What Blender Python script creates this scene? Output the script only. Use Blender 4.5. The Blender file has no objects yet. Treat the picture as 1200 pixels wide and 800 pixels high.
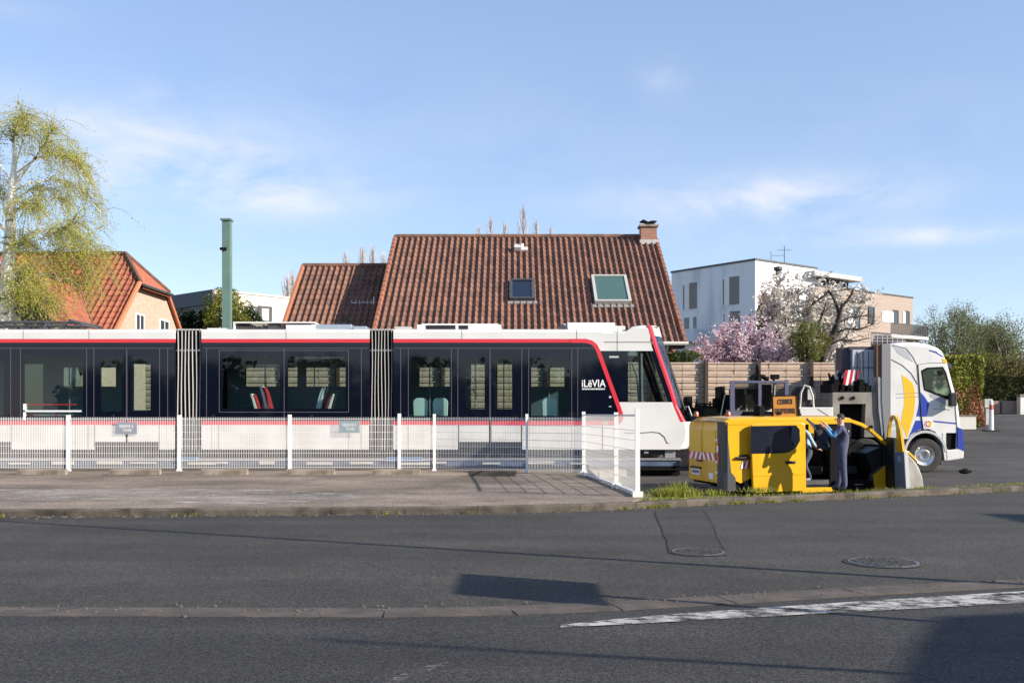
import bpy, bmesh, math, random
from mathutils import Vector, Matrix, noise as mn
random.seed(7)
R = math.radians
sc = bpy.context.scene
col = sc.collection
F = 1167.0            # focal length in photo pixels (1200 wide)
HZ = 484.0            # photo row of the horizon
H = 1.75              # eye height

# ------------------------------------------------------------------ camera, sky, sun, exposure
cam = bpy.data.cameras.new("camera"); camo = bpy.data.objects.new("camera", cam); col.objects.link(camo)
camo.location = (0, 0, H); camo.rotation_euler = (R(90), 0, 0)
cam.sensor_width = 36; cam.lens = F / 1200 * 36; cam.shift_y = (HZ - 400) / 1200
cam.clip_start = 0.1; cam.clip_end = 4000
sc.camera = camo

SUN_EL = R(25); SAZ = (0.913, -0.408)
S = Vector((SAZ[0] * math.cos(SUN_EL), SAZ[1] * math.cos(SUN_EL), math.sin(SUN_EL)))
sl = bpy.data.lights.new("sun", 'SUN'); sl.energy = 5.0; sl.angle = R(0.5); sl.color = (1.0, 0.90, 0.76)
so = bpy.data.objects.new("sun", sl); so.rotation_euler = S.to_track_quat('Z', 'Y').to_euler(); col.objects.link(so)

w = bpy.data.worlds.new("World"); sc.world = w; w.use_nodes = True
nt = w.node_tree; N = nt.nodes; L = nt.links; N.clear()
wo = N.new('ShaderNodeOutputWorld'); bg = N.new('ShaderNodeBackground'); bg.inputs[1].default_value = 0.116
sky = N.new('ShaderNodeTexSky'); sky.sky_type = 'NISHITA'; sky.sun_disc = False
sky.sun_elevation = SUN_EL; sky.sun_rotation = math.atan2(SAZ[0], SAZ[1])
sky.air_density = 1.0; sky.dust_density = 0.0; sky.ozone_density = 1.8; sky.altitude = 50
tc = N.new('ShaderNodeTexCoord'); sep = N.new('ShaderNodeSeparateXYZ'); L.new(tc.outputs['Generated'], sep.inputs[0])
def wm(op, a, b=None, c=None, clamp=False):
    n = N.new('ShaderNodeMath'); n.operation = op; n.use_clamp = clamp
    for i, v in enumerate((a, b, c)):
        if v is None: continue
        if isinstance(v, (int, float)): n.inputs[i].default_value = v
        else: L.new(v, n.inputs[i])
    return n.outputs[0]
az = wm('ARCTAN2', sep.outputs[0], sep.outputs[1]); el = wm('ARCSINE', sep.outputs[2])
def cloud(px, py, sx, sy, amt):
    a0 = math.atan((px - 600) / F); e0 = math.atan((HZ - py) / F)
    dx = wm('DIVIDE', wm('SUBTRACT', az, a0), sx / F); dy = wm('DIVIDE', wm('SUBTRACT', el, e0), sy / F)
    d2 = wm('ADD', wm('MULTIPLY', dx, dx), wm('MULTIPLY', dy, dy))
    return wm('MULTIPLY', wm('EXPONENT', wm('MULTIPLY', d2, -1.0)), amt)
tot = None
for c_ in ((215, 205, 120, 42, 1.5), (330, 238, 110, 22, 1.1), (880, 240, 150, 24, 1.4), (980, 250, 90, 20, .5), (1110, 293, 75, 9, 1.4), (960, 287, 160, 16, .5),
           (60, 165, 70, 30, .5), (775, 98, 28, 22, .5), (175, 130, 30, 14, .45), (500, 330, 500, 30, .10), (430, 160, 400, 70, .18), (1080, 160, 90, 50, .14), (20, 60, 60, 12, .3),
           (600, 200, 900, 60, .05)):
    v = cloud(*c_); tot = v if tot is None else wm('ADD', tot, v)
mp = N.new('ShaderNodeMapping'); L.new(tc.outputs['Generated'], mp.inputs[0]); mp.inputs['Scale'].default_value = (5.5, 5.5, 13)
nz = N.new('ShaderNodeTexNoise'); L.new(mp.outputs[0], nz.inputs['Vector']); nz.inputs['Scale'].default_value = 1.6; nz.inputs['Detail'].default_value = 7; nz.inputs['Roughness'].default_value = .62; nz.inputs['Distortion'].default_value = .35
nr = N.new('ShaderNodeMapRange'); L.new(nz.outputs['Fac'], nr.inputs[0]); nr.inputs[1].default_value = .33; nr.inputs[2].default_value = .70
fac = wm('MULTIPLY', wm('MULTIPLY', tot, nr.outputs[0]), .50, clamp=True)
fac = wm('MINIMUM', fac, .62)
hs = N.new('ShaderNodeHueSaturation'); L.new(sky.outputs[0], hs.inputs['Color']); hs.inputs['Saturation'].default_value = .97; hs.inputs['Value'].default_value = 1.0
mt_ = N.new('ShaderNodeMix'); mt_.data_type = 'RGBA'; mt_.blend_type = 'MULTIPLY'; mt_.inputs[0].default_value = 1; mt_.inputs[7].default_value = (1.05, .985, 1.03, 1); L.new(hs.outputs[0], mt_.inputs[6])
mxc = N.new('ShaderNodeMix'); mxc.data_type = 'RGBA'; L.new(fac, mxc.inputs[0]); fl = N.new('ShaderNodeMix'); fl.data_type = 'RGBA'; fl.inputs[0].default_value = .42; L.new(mt_.outputs[2], fl.inputs[6]); fl.inputs[7].default_value = (1.85, 2.72, 4.25, 1); L.new(fl.outputs[2], mxc.inputs[6]); mxc.inputs[7].default_value = (5.2, 5.0, 5.1, 1)
L.new(mxc.outputs[2], bg.inputs[0]); L.new(bg.outputs[0], wo.inputs[0])
sc.view_settings.view_transform = 'Standard'; sc.view_settings.look = 'None'; sc.view_settings.exposure = 0.86; sc.view_settings.gamma = 1
sc.view_settings.use_curve_mapping = False
sc.cycles.max_bounces = 8; sc.cycles.transparent_max_bounces = 24

# ------------------------------------------------------------------ helpers
def at(px, py, Y): return Vector(((px - 600) / F * Y, Y, H - (py - HZ) / F * Y))
def X_(px, Y): return (px - 600) / F * Y
def Z_(py, Y): return H - (py - HZ) / F * Y
def gnd(px, py, z=0.0):
    Y = F * (H - z) / (py - HZ); return Vector((X_(px, Y), Y, z))

class Plane:
    """a vertical plane through (x0, y0) heading along angle a; gives distance along it and height of a photo point"""
    def __init__(s, x0, y0, a, z0=0.0): s.x0, s.y0, s.a, s.z0 = x0, y0, a, z0
    def s_(s, px):
        k = (px - 600) / F; return (k * s.y0 - s.x0) / (math.cos(s.a) - k * math.sin(s.a))
    def __call__(s, px, py):
        t = s.s_(px); Y = s.y0 + t * math.sin(s.a); return (t, Z_(py, Y) - s.z0)

def mat(name, c, rough=.6, metal=0, c2=None, scale=8, bump=0, bscale=None, spec=.5, coat=0, detail=5, lo=.35, hi=.65, coords='Object', stretch=None, emit=None):
    m = bpy.data.materials.new(name); m.use_nodes = True; t = m.node_tree; n = t.nodes; l = t.links
    p = n['Principled BSDF']; p.inputs['Roughness'].default_value = rough; p.inputs['Metallic'].default_value = metal
    p.inputs['Specular IOR Level'].default_value = spec; p.inputs['Coat Weight'].default_value = coat; p.inputs['Coat Roughness'].default_value = .05
    p.inputs['Base Color'].default_value = (*c, 1)
    if c2 is not None or bump:
        tcn = n.new('ShaderNodeTexCoord'); src = tcn.outputs[coords]
        if stretch:
            mpn = n.new('ShaderNodeMapping'); mpn.inputs['Scale'].default_value = stretch; l.new(src, mpn.inputs[0]); src = mpn.outputs[0]
    if c2 is not None:
        a = n.new('ShaderNodeTexNoise'); a.inputs['Scale'].default_value = scale; a.inputs['Detail'].default_value = detail; l.new(src, a.inputs['Vector'])
        r = n.new('ShaderNodeMapRange'); r.inputs[1].default_value = lo; r.inputs[2].default_value = hi; l.new(a.outputs['Fac'], r.inputs[0])
        x = n.new('ShaderNodeMix'); x.data_type = 'RGBA'; x.inputs[6].default_value = (*c, 1); x.inputs[7].default_value = (*c2, 1)
        l.new(r.outputs[0], x.inputs[0]); l.new(x.outputs[2], p.inputs['Base Color'])
    if bump:
        b = n.new('ShaderNodeTexNoise'); b.inputs['Scale'].default_value = bscale or scale * 3; b.inputs['Detail'].default_value = 4; l.new(src, b.inputs['Vector'])
        bp = n.new('ShaderNodeBump'); bp.inputs['Strength'].default_value = bump; bp.inputs['Distance'].default_value = .02
        l.new(b.outputs['Fac'], bp.inputs['Height']); l.new(bp.outputs[0], p.inputs['Normal'])
    return m

def glass(name, tint, ior=1.5, dark=0.0):
    m = bpy.data.materials.new(name); m.use_nodes = True; t = m.node_tree; n = t.nodes; l = t.links; n.clear()
    o = n.new('ShaderNodeOutputMaterial'); tr = n.new('ShaderNodeBsdfTransparent'); tr.inputs[0].default_value = (*tint, 1)
    g = n.new('ShaderNodeBsdfGlossy'); g.inputs['Roughness'].default_value = .01; g.inputs['Color'].default_value = (.9, .95, 1, 1)
    fr = n.new('ShaderNodeFresnel'); fr.inputs[0].default_value = ior; mx = n.new('ShaderNodeMixShader')
    gb = n.new('ShaderNodeNewGeometry'); iv = n.new('ShaderNodeMath'); iv.operation = 'SUBTRACT'; iv.inputs[0].default_value = 1; l.new(gb.outputs['Backfacing'], iv.inputs[1]); ml = n.new('ShaderNodeMath'); ml.operation = 'MULTIPLY'; l.new(fr.outputs[0], ml.inputs[0]); l.new(iv.outputs[0], ml.inputs[1]); l.new(ml.outputs[0], mx.inputs[0]); l.new(tr.outputs[0], mx.inputs[1]); l.new(g.outputs[0], mx.inputs[2]); l.new(mx.outputs[0], o.inputs[0])
    return m

def leafmat(name, c1, c2, c3=None, trans=.35):
    m = bpy.data.materials.new(name); m.use_nodes = True; t = m.node_tree; n = t.nodes; l = t.links; n.clear()
    o = n.new('ShaderNodeOutputMaterial'); g = n.new('ShaderNodeNewGeometry'); cr = n.new('ShaderNodeValToRGB')
    l.new(g.outputs['Random Per Island'], cr.inputs[0]); e = cr.color_ramp.elements
    e[0].color = (*c1, 1); e[1].color = (*c2, 1)
    if c3: k = e.new(.55); k.color = (*c3, 1)
    d = n.new('ShaderNodeBsdfDiffuse'); tl = n.new('ShaderNodeBsdfTranslucent'); mx = n.new('ShaderNodeMixShader'); mx.inputs[0].default_value = trans
    l.new(cr.outputs[0], d.inputs[0]); l.new(cr.outputs[0], tl.inputs[0]); l.new(d.outputs[0], mx.inputs[1]); l.new(tl.outputs[0], mx.inputs[2]); l.new(mx.outputs[0], o.inputs[0])
    return m

class MB:
    def __init__(s): s.v = []; s.f = []; s.mi = []; s.cur = 0
    def add(s, vs, fs):
        b = len(s.v); s.v += [tuple(v) for v in vs]
        for f in fs: s.f.append([i + b for i in f]); s.mi.append(s.cur)
        return s
    def m(s, i): s.cur = i; return s
    def box(s, x0, x1, y0, y1, z0, z1, M=None):
        if x0 > x1: x0, x1 = x1, x0
        if y0 > y1: y0, y1 = y1, y0
        if z0 > z1: z0, z1 = z1, z0
        vs = [Vector(p) for p in ((x0, y0, z0), (x1, y0, z0), (x1, y1, z0), (x0, y1, z0), (x0, y0, z1), (x1, y0, z1), (x1, y1, z1), (x0, y1, z1))]
        if M: vs = [M @ v for v in vs]
        return s.add(vs, [(3, 2, 1, 0), (4, 5, 6, 7), (0, 1, 5, 4), (1, 2, 6, 5), (2, 3, 7, 6), (3, 0, 4, 7)])
    def prism(s, poly, y0, y1, M=None):
        """polygon in x,z (side view) extruded along y"""
        n = len(poly); vs = [Vector((p[0], y0, p[1])) for p in poly] + [Vector((p[0], y1, p[1])) for p in poly]
        if M: vs = [M @ v for v in vs]
        fs = [tuple(range(n)), tuple(range(2 * n - 1, n - 1, -1))] + [(i, i + n, (i + 1) % n + n, (i + 1) % n) for i in range(n)]
        return s.add(vs, fs)
    def plan(s, poly, z0, z1):
        n = len(poly); vs = [Vector((p[0], p[1], z0)) for p in poly] + [Vector((p[0], p[1], z1)) for p in poly]
        fs = [tuple(range(n - 1, -1, -1)), tuple(range(n, 2 * n))] + [(i, (i + 1) % n, (i + 1) % n + n, i + n) for i in range(n)]
        return s.add(vs, fs)
    def tube(s, pts, rs, k=6, cap=True):
        pts = [Vector(p) for p in pts]
        if isinstance(rs, (int, float)): rs = [rs] * len(pts)
        b = len(s.v); prev = None
        for i, p in enumerate(pts):
            d = (pts[min(i + 1, len(pts) - 1)] - pts[max(i - 1, 0)])
            if d.length < 1e-9: d = Vector((0, 0, 1))
            d.normalize()
            u = d.cross(Vector((0, 0, 1)) if abs(d.z) < .95 else Vector((1, 0, 0))).normalized() if prev is None else (prev - d * prev.dot(d)).normalized()
            prev = u; w_ = d.cross(u)
            for j in range(k):
                a = 2 * math.pi * j / k; s.v.append(tuple(p + (u * math.cos(a) + w_ * math.sin(a)) * rs[i]))
        for i in range(len(pts) - 1):
            for j in range(k):
                s.f.append([b + i * k + j, b + i * k + (j + 1) % k, b + (i + 1) * k + (j + 1) % k, b + (i + 1) * k + j]); s.mi.append(s.cur)
        if cap:
            s.f.append([b + j for j in range(k)][::-1]); s.mi.append(s.cur)
            s.f.append([b + (len(pts) - 1) * k + j for j in range(k)]); s.mi.append(s.cur)
        return s
    def cyl(s, c, r, h, axis='z', k=24, r2=None):
        c = Vector(c); d = {'x': Vector((1, 0, 0)), 'y': Vector((0, 1, 0)), 'z': Vector((0, 0, 1))}[axis] * h
        return s.tube([c, c + d], [r, r if r2 is None else r2], k)
    def ring(s, c, prof, axis='y', k=32):
        """lathe of prof [(radius, offset)] round axis through c"""
        c = Vector(c); b = len(s.v); n = len(prof)
        for j in range(k):
            a = 2 * math.pi * j / k
            for r, o in prof:
                if axis == 'y': s.v.append(tuple(c + Vector((r * math.cos(a), o, r * math.sin(a)))))
                else: s.v.append(tuple(c + Vector((r * math.cos(a), r * math.sin(a), o))))
        for j in range(k):
            for i in range(n - 1):
                s.f.append([b + j * n + i, b + j * n + i + 1, b + ((j + 1) % k) * n + i + 1, b + ((j + 1) % k) * n + i]); s.mi.append(s.cur)
        return s
    def loft(s, rows, close=False):
        n = len(rows[0]); b = len(s.v)
        for r in rows: s.v += [tuple(p) for p in r]
        for i in range(len(rows) - 1):
            for j in range(n if close else n - 1):
                s.f.append([b + i * n + j, b + i * n + (j + 1) % n, b + (i + 1) * n + (j + 1) % n, b + (i + 1) * n + j]); s.mi.append(s.cur)
        return s
    def build(s, name, mats, parent=None, smooth=False, bevel=0, loc=None):
        me = bpy.data.meshes.new(name); me.from_pydata(s.v, [], s.f)
        if not isinstance(mats, (list, tuple)): mats = [mats]
        for m_ in mats: me.materials.append(m_)
        if len(mats) > 1: me.polygons.foreach_set('material_index', s.mi)
        bm = bmesh.new(); bm.from_mesh(me); bmesh.ops.recalc_face_normals(bm, faces=bm.faces); bm.to_mesh(me); bm.free()
        if smooth: me.polygons.foreach_set('use_smooth', [True] * len(me.polygons))
        me.update()
        o = bpy.data.objects.new(name, me); col.objects.link(o)
        if parent: o.parent = parent
        if loc: o.location = loc
        if bevel:
            b = o.modifiers.new('bevel', 'BEVEL'); b.width = bevel; b.segments = 2; b.limit_method = 'ANGLE'; b.angle_limit = R(40)
        if smooth and not bevel:
            try: me.set_sharp_from_angle(angle=R(38))
            except Exception: pass
        return o

def tag(o, label=None, cat=None, group=None, kind=None):
    if label: o['label'] = label
    if cat: o['category'] = cat
    if group: o['group'] = group
    if kind: o['kind'] = kind
    return o
def thing(name, label, cat, loc=(0, 0, 0), rz=0, group=None):
    o = bpy.data.objects.new(name, None); col.objects.link(o); o.location = loc; o.rotation_euler = (0, 0, rz); o.empty_display_size = .2
    return tag(o, label, cat, group)
def struct(o): o['kind'] = 'structure'; return o
def copy_tree(o, parent=None):
    c = o.copy(); col.objects.link(c)
    if parent: c.parent = parent
    for ch in list(o.children): copy_tree(ch, c)
    return c
def text(name, body, size, m, parent, loc, rot=(R(90), 0, 0), width=None, ext=.004, bold=0, align='CENTER'):
    cu = bpy.data.curves.new(name, 'FONT'); cu.body = body; cu.size = size; cu.extrude = ext; cu.offset = bold; cu.align_x = align; cu.align_y = 'CENTER'; cu.materials.append(m)
    o = bpy.data.objects.new(name, cu); col.objects.link(o); o.location = loc; o.rotation_euler = rot
    bpy.context.view_layer.update(); d = o.dimensions.x; sx = width / d if width and d > 0 else 1
    me = bpy.data.meshes.new_from_object(o.evaluated_get(bpy.context.evaluated_depsgraph_get())); bpy.data.objects.remove(o)
    for v in me.vertices: v.co.x *= sx
    o = bpy.data.objects.new(name, me); col.objects.link(o); o.location = loc; o.rotation_euler = rot
    if parent: o.parent = parent
    return o

# ------------------------------------------------------------------ materials
def asphalt(name, c, c2, lo=.4, hi=.62, tint=None):
    m = mat(name, c, rough=.82, spec=.35)
    t = m.node_tree; n = t.nodes; l = t.links; p = n['Principled BSDF']
    tcn = n.new('ShaderNodeTexCoord'); src = tcn.outputs['Object']
    a = n.new('ShaderNodeTexNoise'); a.inputs['Scale'].default_value = .35; a.inputs['Detail'].default_value = 9; a.inputs['Roughness'].default_value = .62; l.new(src, a.inputs['Vector'])
    r = n.new('ShaderNodeMapRange'); r.inputs[1].default_value = lo; r.inputs[2].default_value = hi; l.new(a.outputs['Fac'], r.inputs[0])
    x = n.new('ShaderNodeMix'); x.data_type = 'RGBA'; x.inputs[6].default_value = (*c, 1); x.inputs[7].default_value = (*c2, 1); l.new(r.outputs[0], x.inputs[0])
    # aggregate: light and dark stones
    v = n.new('ShaderNodeTexVoronoi'); v.inputs['Scale'].default_value = 75; l.new(src, v.inputs['Vector'])
    sp = n.new('ShaderNodeSeparateColor'); l.new(v.outputs['Color'], sp.inputs[0])
    mr = n.new('ShaderNodeMapRange'); mr.inputs[1].default_value = 0; mr.inputs[2].default_value = 1; mr.inputs[3].default_value = .5; mr.inputs[4].default_value = 1.6; l.new(sp.outputs[0], mr.inputs[0])
    pw = n.new('ShaderNodeMath'); pw.operation = 'POWER'; pw.inputs[1].default_value = 1.6; l.new(mr.outputs[0], pw.inputs[0])
    mu = n.new('ShaderNodeMix'); mu.data_type = 'RGBA'; mu.blend_type = 'MULTIPLY'; mu.inputs[0].default_value = 1; l.new(x.outputs[2], mu.inputs[6]); l.new(pw.outputs[0], mu.inputs[7])
    st = n.new('ShaderNodeMapping'); st.inputs['Scale'].default_value = (.10, .9, 1); l.new(src, st.inputs[0]); sn = n.new('ShaderNodeTexNoise'); sn.inputs['Scale'].default_value = 1.3; sn.inputs['Detail'].default_value = 6; l.new(st.outputs[0], sn.inputs['Vector'])
    sr = n.new('ShaderNodeMapRange'); sr.inputs[1].default_value = .35; sr.inputs[2].default_value = .65; sr.inputs[3].default_value = .80; sr.inputs[4].default_value = 1.16; l.new(sn.outputs['Fac'], sr.inputs[0])
    m3 = n.new('ShaderNodeMix'); m3.data_type = 'RGBA'; m3.blend_type = 'MULTIPLY'; m3.inputs[0].default_value = 1; l.new(mu.outputs[2], m3.inputs[6]); l.new(sr.outputs[0], m3.inputs[7]); mu = m3
    # hairline cracks: thin rims of a warped voronoi, only in places
    wv = n.new('ShaderNodeTexNoise'); wv.inputs['Scale'].default_value = 2.2; wv.inputs['Detail'].default_value = 4; l.new(src, wv.inputs['Vector'])
    va = n.new('ShaderNodeVectorMath'); va.operation = 'MULTIPLY_ADD'; l.new(wv.outputs['Color'], va.inputs[0]); va.inputs[1].default_value = (.7, .7, 0); l.new(src, va.inputs[2])
    vc = n.new('ShaderNodeTexVoronoi'); vc.feature = 'DISTANCE_TO_EDGE'; vc.inputs['Scale'].default_value = .38; l.new(va.outputs[0], vc.inputs['Vector'])
    vr = n.new('ShaderNodeMapRange'); vr.inputs[1].default_value = .0; vr.inputs[2].default_value = .006; vr.inputs[3].default_value = .55; vr.inputs[4].default_value = 1; l.new(vc.outputs['Distance'], vr.inputs[0])
    m4 = n.new('ShaderNodeMix'); m4.data_type = 'RGBA'; m4.blend_type = 'MULTIPLY'; m4.inputs[0].default_value = .6; l.new(mu.outputs[2], m4.inputs[6]); l.new(vr.outputs[0], m4.inputs[7]); mu = m4
    # cracks / tar stains
    cn = n.new('ShaderNodeTexNoise'); cn.inputs['Scale'].default_value = 1.7; cn.inputs['Detail'].default_value = 6; l.new(src, cn.inputs['Vector'])
    cr = n.new('ShaderNodeMapRange'); cr.inputs[1].default_value = .62; cr.inputs[2].default_value = .72; cr.inputs[3].default_value = 1; cr.inputs[4].default_value = .72; l.new(cn.outputs['Fac'], cr.inputs[0])
    mu2 = n.new('ShaderNodeMix'); mu2.data_type = 'RGBA'; mu2.blend_type = 'MULTIPLY'; mu2.inputs[0].default_value = 1; l.new(mu.outputs[2], mu2.inputs[6]); l.new(cr.outputs[0], mu2.inputs[7])
    l.new(mu2.outputs[2], p.inputs['Base Color'])
    bn = n.new('ShaderNodeTexNoise'); bn.inputs['Scale'].default_value = 90; bn.inputs['Detail'].default_value = 3; l.new(src, bn.inputs['Vector'])
    bp = n.new('ShaderNodeBump'); bp.inputs['Strength'].default_value = .55; bp.inputs['Distance'].default_value = .01; l.new(bn.outputs['Fac'], bp.inputs['Height']); l.new(bp.outputs[0], p.inputs['Normal'])
    return m
A1 = asphalt('asphalt', (.033, .0305, .027), (.049, .0445, .039), .36, .62)
A2 = asphalt('asphalt_dark', (.024, .023, .022), (.037, .035, .033), .36, .62)
A3 = asphalt('asphalt_patch', (.029, .027, .024), (.043, .039, .035))
A4 = asphalt('asphalt_side', (.036, .034, .032), (.062, .055, .05))
PAV = asphalt('pavement_asphalt', (.105, .083, .064), (.235, .188, .147), .35, .65)
KERB = mat('kerb_stone', (.115, .095, .075), .85, c2=(.035, .028, .02), scale=3, bump=.5, bscale=40)
STONE = mat('channel_stone', (.098, .078, .066), .85, c2=(.055, .045, .038), scale=4, bump=.4, bscale=50)
CONC = mat('concrete', (.30, .25, .20), .9, c2=(.15, .12, .09), scale=4, bump=.4, bscale=30)
EARTH = mat('earth', (.10, .085, .055), .95, c2=(.07, .09, .03), scale=1.2, bump=.5)
GRAVEL = mat('gravel', (.26, .215, .175), .95, c2=(.13, .11, .09), scale=14, bump=.8, bscale=30)
VERGE = mat('verge_soil', (.085, .07, .045), .95, c2=(.06, .065, .022), scale=5, bump=.6)
WHITE = mat('tram_white', (.70, .69, .665), .28, coat=.3, c2=(.63, .62, .595), scale=.9)
WHITEL = mat('tram_white_lower', (.68, .67, .64), .35, coat=.2, c2=(.55, .54, .50), scale=1.3)
RED = mat('tram_red', (.62, .03, .045), .3, coat=.4)
BLACKG = mat('black_gloss', (.004, .006, .014), .05, spec=.45)  # navy in the base colour stands in for reflected blue sky
LINE = mat('pillar_trim', (.09, .085, .10), .4)
GLS = glass('window_glass', (.78, .85, .84), 1.5)
GLSD = glass('dark_glass', (.10, .12, .13))
GLSC = glass('clear_glass', (.88, .91, .90))
BLK = mat('black_plastic', (.012, .012, .013), .5)
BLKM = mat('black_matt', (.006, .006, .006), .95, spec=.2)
RUB = mat('rubber', (.025, .024, .023), .85, c2=(.04, .037, .033), scale=6)
DGREY = mat('dark_grey_metal', (.07, .07, .075), .5, c2=(.04, .04, .045), scale=5)
GREY = mat('grey_plastic', (.04, .043, .05), .55)
MGREY = mat('mid_grey_paint', (.30, .31, .33), .5, c2=(.22, .22, .24), scale=3)
LGREY = mat('light_grey_paint', (.50, .49, .46), .5, c2=(.40, .385, .36), scale=3)
BLUEG = mat('trailer_blue_grey', (.09, .12, .20), .5, c2=(.06, .08, .13), scale=3)
ALU = mat('aluminium', (.72, .72, .72), .3, metal=.85)
POST = mat('white_post', (.80, .79, .77), .4)
WIRE = mat('white_wire', (.72, .71, .70), .5)
YEL = mat('van_yellow', (.70, .39, .012), .28, coat=.5, c2=(.62, .335, .01), scale=1.5)
ORA = mat('sign_orange', (.42, .17, .015), .5)
TWHITE = mat('truck_white', (.72, .71, .69), .3, coat=.3, c2=(.63, .62, .59), scale=1.2)
TYEL = mat('truck_yellow', (.85, .48, .03), .35)
TBLU = mat('truck_blue', (.03, .06, .36), .35)
LETW = mat('lettering_white', (.8, .8, .8), .5)
LETD = mat('lettering_dark', (.02, .02, .02), .6)
LETG = mat('lettering_grey', (.45, .45, .45), .6)
SKIN = mat('skin', (.50, .27, .19), .6)
HAIR = mat('hair', (.02, .014, .01), .7)
NAVY = mat('navy_overalls', (.060, .066, .125), .85, c2=(.045, .05, .10), scale=9, bump=.5, bscale=14)
SHIRTB = mat('blue_shirt', (.10, .28, .50), .85)
SHIRTL = mat('pale_blue_shirt', (.30, .42, .58), .85)
SHOE = mat('shoe', (.06, .055, .055), .6)
BARK = mat('bark', (.085, .065, .05), .9, c2=(.05, .04, .03), scale=6, bump=.5)
# ------------------------------------------------------------------ the setting
def th(Y, X=0):
    pts = ((-1e9, -.15), (35, -.15), (42, .25), (50, 1.02), (56, 1.40), (66, 1.58), (90, 1.70), (1e9, 1.70))
    for (a, za), (b, zb) in zip(pts, pts[1:]):
        if a <= Y <= b: return za + (zb - za) * (Y - a) / (b - a)
    return -.15
ys = [-300, -120, -60, -30, 0, 10, 20, 28, 32, 35, 37, 39, 42, 45, 48, 50, 53, 56, 60, 66, 75, 90, 140, 300, 900, 2500]
xs = [-2500, -600, -200, -100, -60, -40, -20, -10, 0, 10, 20, 30, 40, 60, 100, 200, 600, 2500]
g = MB(); g.loft([[(x, y, th(y)) for x in xs] for y in ys])
struct(g.build('ground', EARTH))

kerb_px = [(-900, 609), (-300, 607), (0, 605.5), (300, 603.5), (560, 601.5), (680, 599), (745, 596), (860, 590.5), (1000, 584.5), (1200, 575), (1500, 563), (2000, 549)]
KP = [gnd(*p) for p in kerb_px]
def path_at(P, x):
    for a, b in zip(P, P[1:]):
        if a.x <= x <= b.x: return a.lerp(b, (x - a.x) / (b.x - a.x))
    return P[0] if x < P[0].x else P[-1]
g = MB(); g.loft([[(p.x, -60, 0) for p in KP], [(p.x, 0, 0) for p in KP], [(p.x, 6, 0) for p in KP], [(p.x, 12, 0) for p in KP], [(p.x, p.y + .02, 0) for p in KP]])
struct(g.build('road', A1))
# drainage channel
ch_px = [(-900, 715), (-200, 717), (0, 717), (450, 718.5), (600, 716), (720, 710.5), (850, 703), (1000, 694), (1130, 687), (1200, 683.5), (1500, 670), (2000, 655)]
CP = [gnd(*p) for p in ch_px]
# darker near lane
g = MB(); g.loft([[(p.x, -60, .004) for p in CP], [(p.x, 0, .004) for p in CP], [(p.x, 5, .004) for p in CP], [(p.x, p.y, .004) for p in CP]])
struct(g.build('near_lane_road', A2))
def resample(P, step):
    out = [P[0]]; acc = 0
    for a, b in zip(P, P[1:]):
        n = max(1, int((b - a).length / step))
        for i in range(1, n + 1): out.append(a.lerp(b, i / n))
    return out
g = MB(); RS = resample(CP, 1.0)
for i in range(len(RS) - 1):
    a, b = RS[i], RS[i + 1]
    if a.x < -14 or a.x > 16: continue
    d = (b - a).normalized(); n_ = Vector((-d.y, d.x, 0)); e = d * .006; jt = random.uniform(-.004, .004)
    for o0, o1, zz in ((-.20, -.012, .012), (.0, .20, .010)):
        q = [a + e + n_ * o0, b - e + n_ * o0, b - e + n_ * o1, a + e + n_ * o1]
        g.add([Vector((p.x, p.y, zz + jt * .5)) for p in q] + [Vector((p.x, p.y, -.01)) for p in q], [(0, 1, 2, 3), (0, 4, 5, 1), (1, 5, 6, 2), (2, 6, 7, 3), (3, 7, 4, 0)])
struct(g.build('drainage_channel', STONE))
# kerb
def kerb(P, x0, x1, m, hgt=.12, wd=.16):
    g = MB(); RSk = resample(P, 1.0)
    for i in range(len(RSk) - 1):
        a, b = RSk[i], RSk[i + 1]
        if a.x < x0 or b.x > x1: continue
        d = (b - a).normalized(); n_ = Vector((-d.y, d.x, 0)); e = d * .005; j = random.uniform(-.006, .008)
        q = [a + e, b - e, b - e + n_ * wd, a + e + n_ * wd]; q2 = [a + e + n_ * .02, b - e + n_ * .02, b - e + n_ * wd, a + e + n_ * wd]
        g.add([Vector((p.x, p.y, -.05)) for p in q] + [Vector((p.x, p.y, hgt - .025 + j)) for p in q] + [Vector((p.x, p.y, hgt + j)) for p in q2],
              [(4, 0, 1, 5), (5, 1, 2, 6), (6, 2, 3, 7), (7, 3, 0, 4), (8, 4, 5, 9), (9, 5, 6, 10), (10, 6, 7, 11), (11, 7, 4, 8), (8, 9, 10, 11)])
    return struct(g.build('kerb', m))
kerb(KP, -30, 40, KERB)
# pavement / parking strip on the left
pl = []
for x in [-30, -25, -20, -15, -10, -5, 0, 1, 2.2]:
    p = path_at(KP, x); pl.append((x, p.y + .165))
g = MB(); poly = pl + [(2.46, 19.2), (2.3, 21.9), (2.0, 26.8), (-.2, 28.5), (-30, 28.5)]
g.plan(poly, -.2, .115); struct(g.build('pavement', PAV))
g = MB(); g.plan([(-60, 28.505), (1.9, 28.505), (3.4, 29.5), (3.4, 35.0), (-60, 35.0)], -.14, .07); struct(g.build('track_bed', GRAVEL))
# verge on the right
g = MB(); rows = []
for off, z in ((.16, .11), (.5, .10), (1.0, .04), (1.7, -.06), (2.6, -.13)):
    r_ = []
    for x in [2.5 + .5 * i for i in range(60)]:
        p = path_at(KP, x); r_.append((x - .15 * off, p.y + off * 1.0, z + .02 * mn.noise(Vector((x * 2, off * 3, 0)))))
    rows.append(r_)
g.loft(rows); struct(g.build('verge', VERGE, smooth=True))
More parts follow.
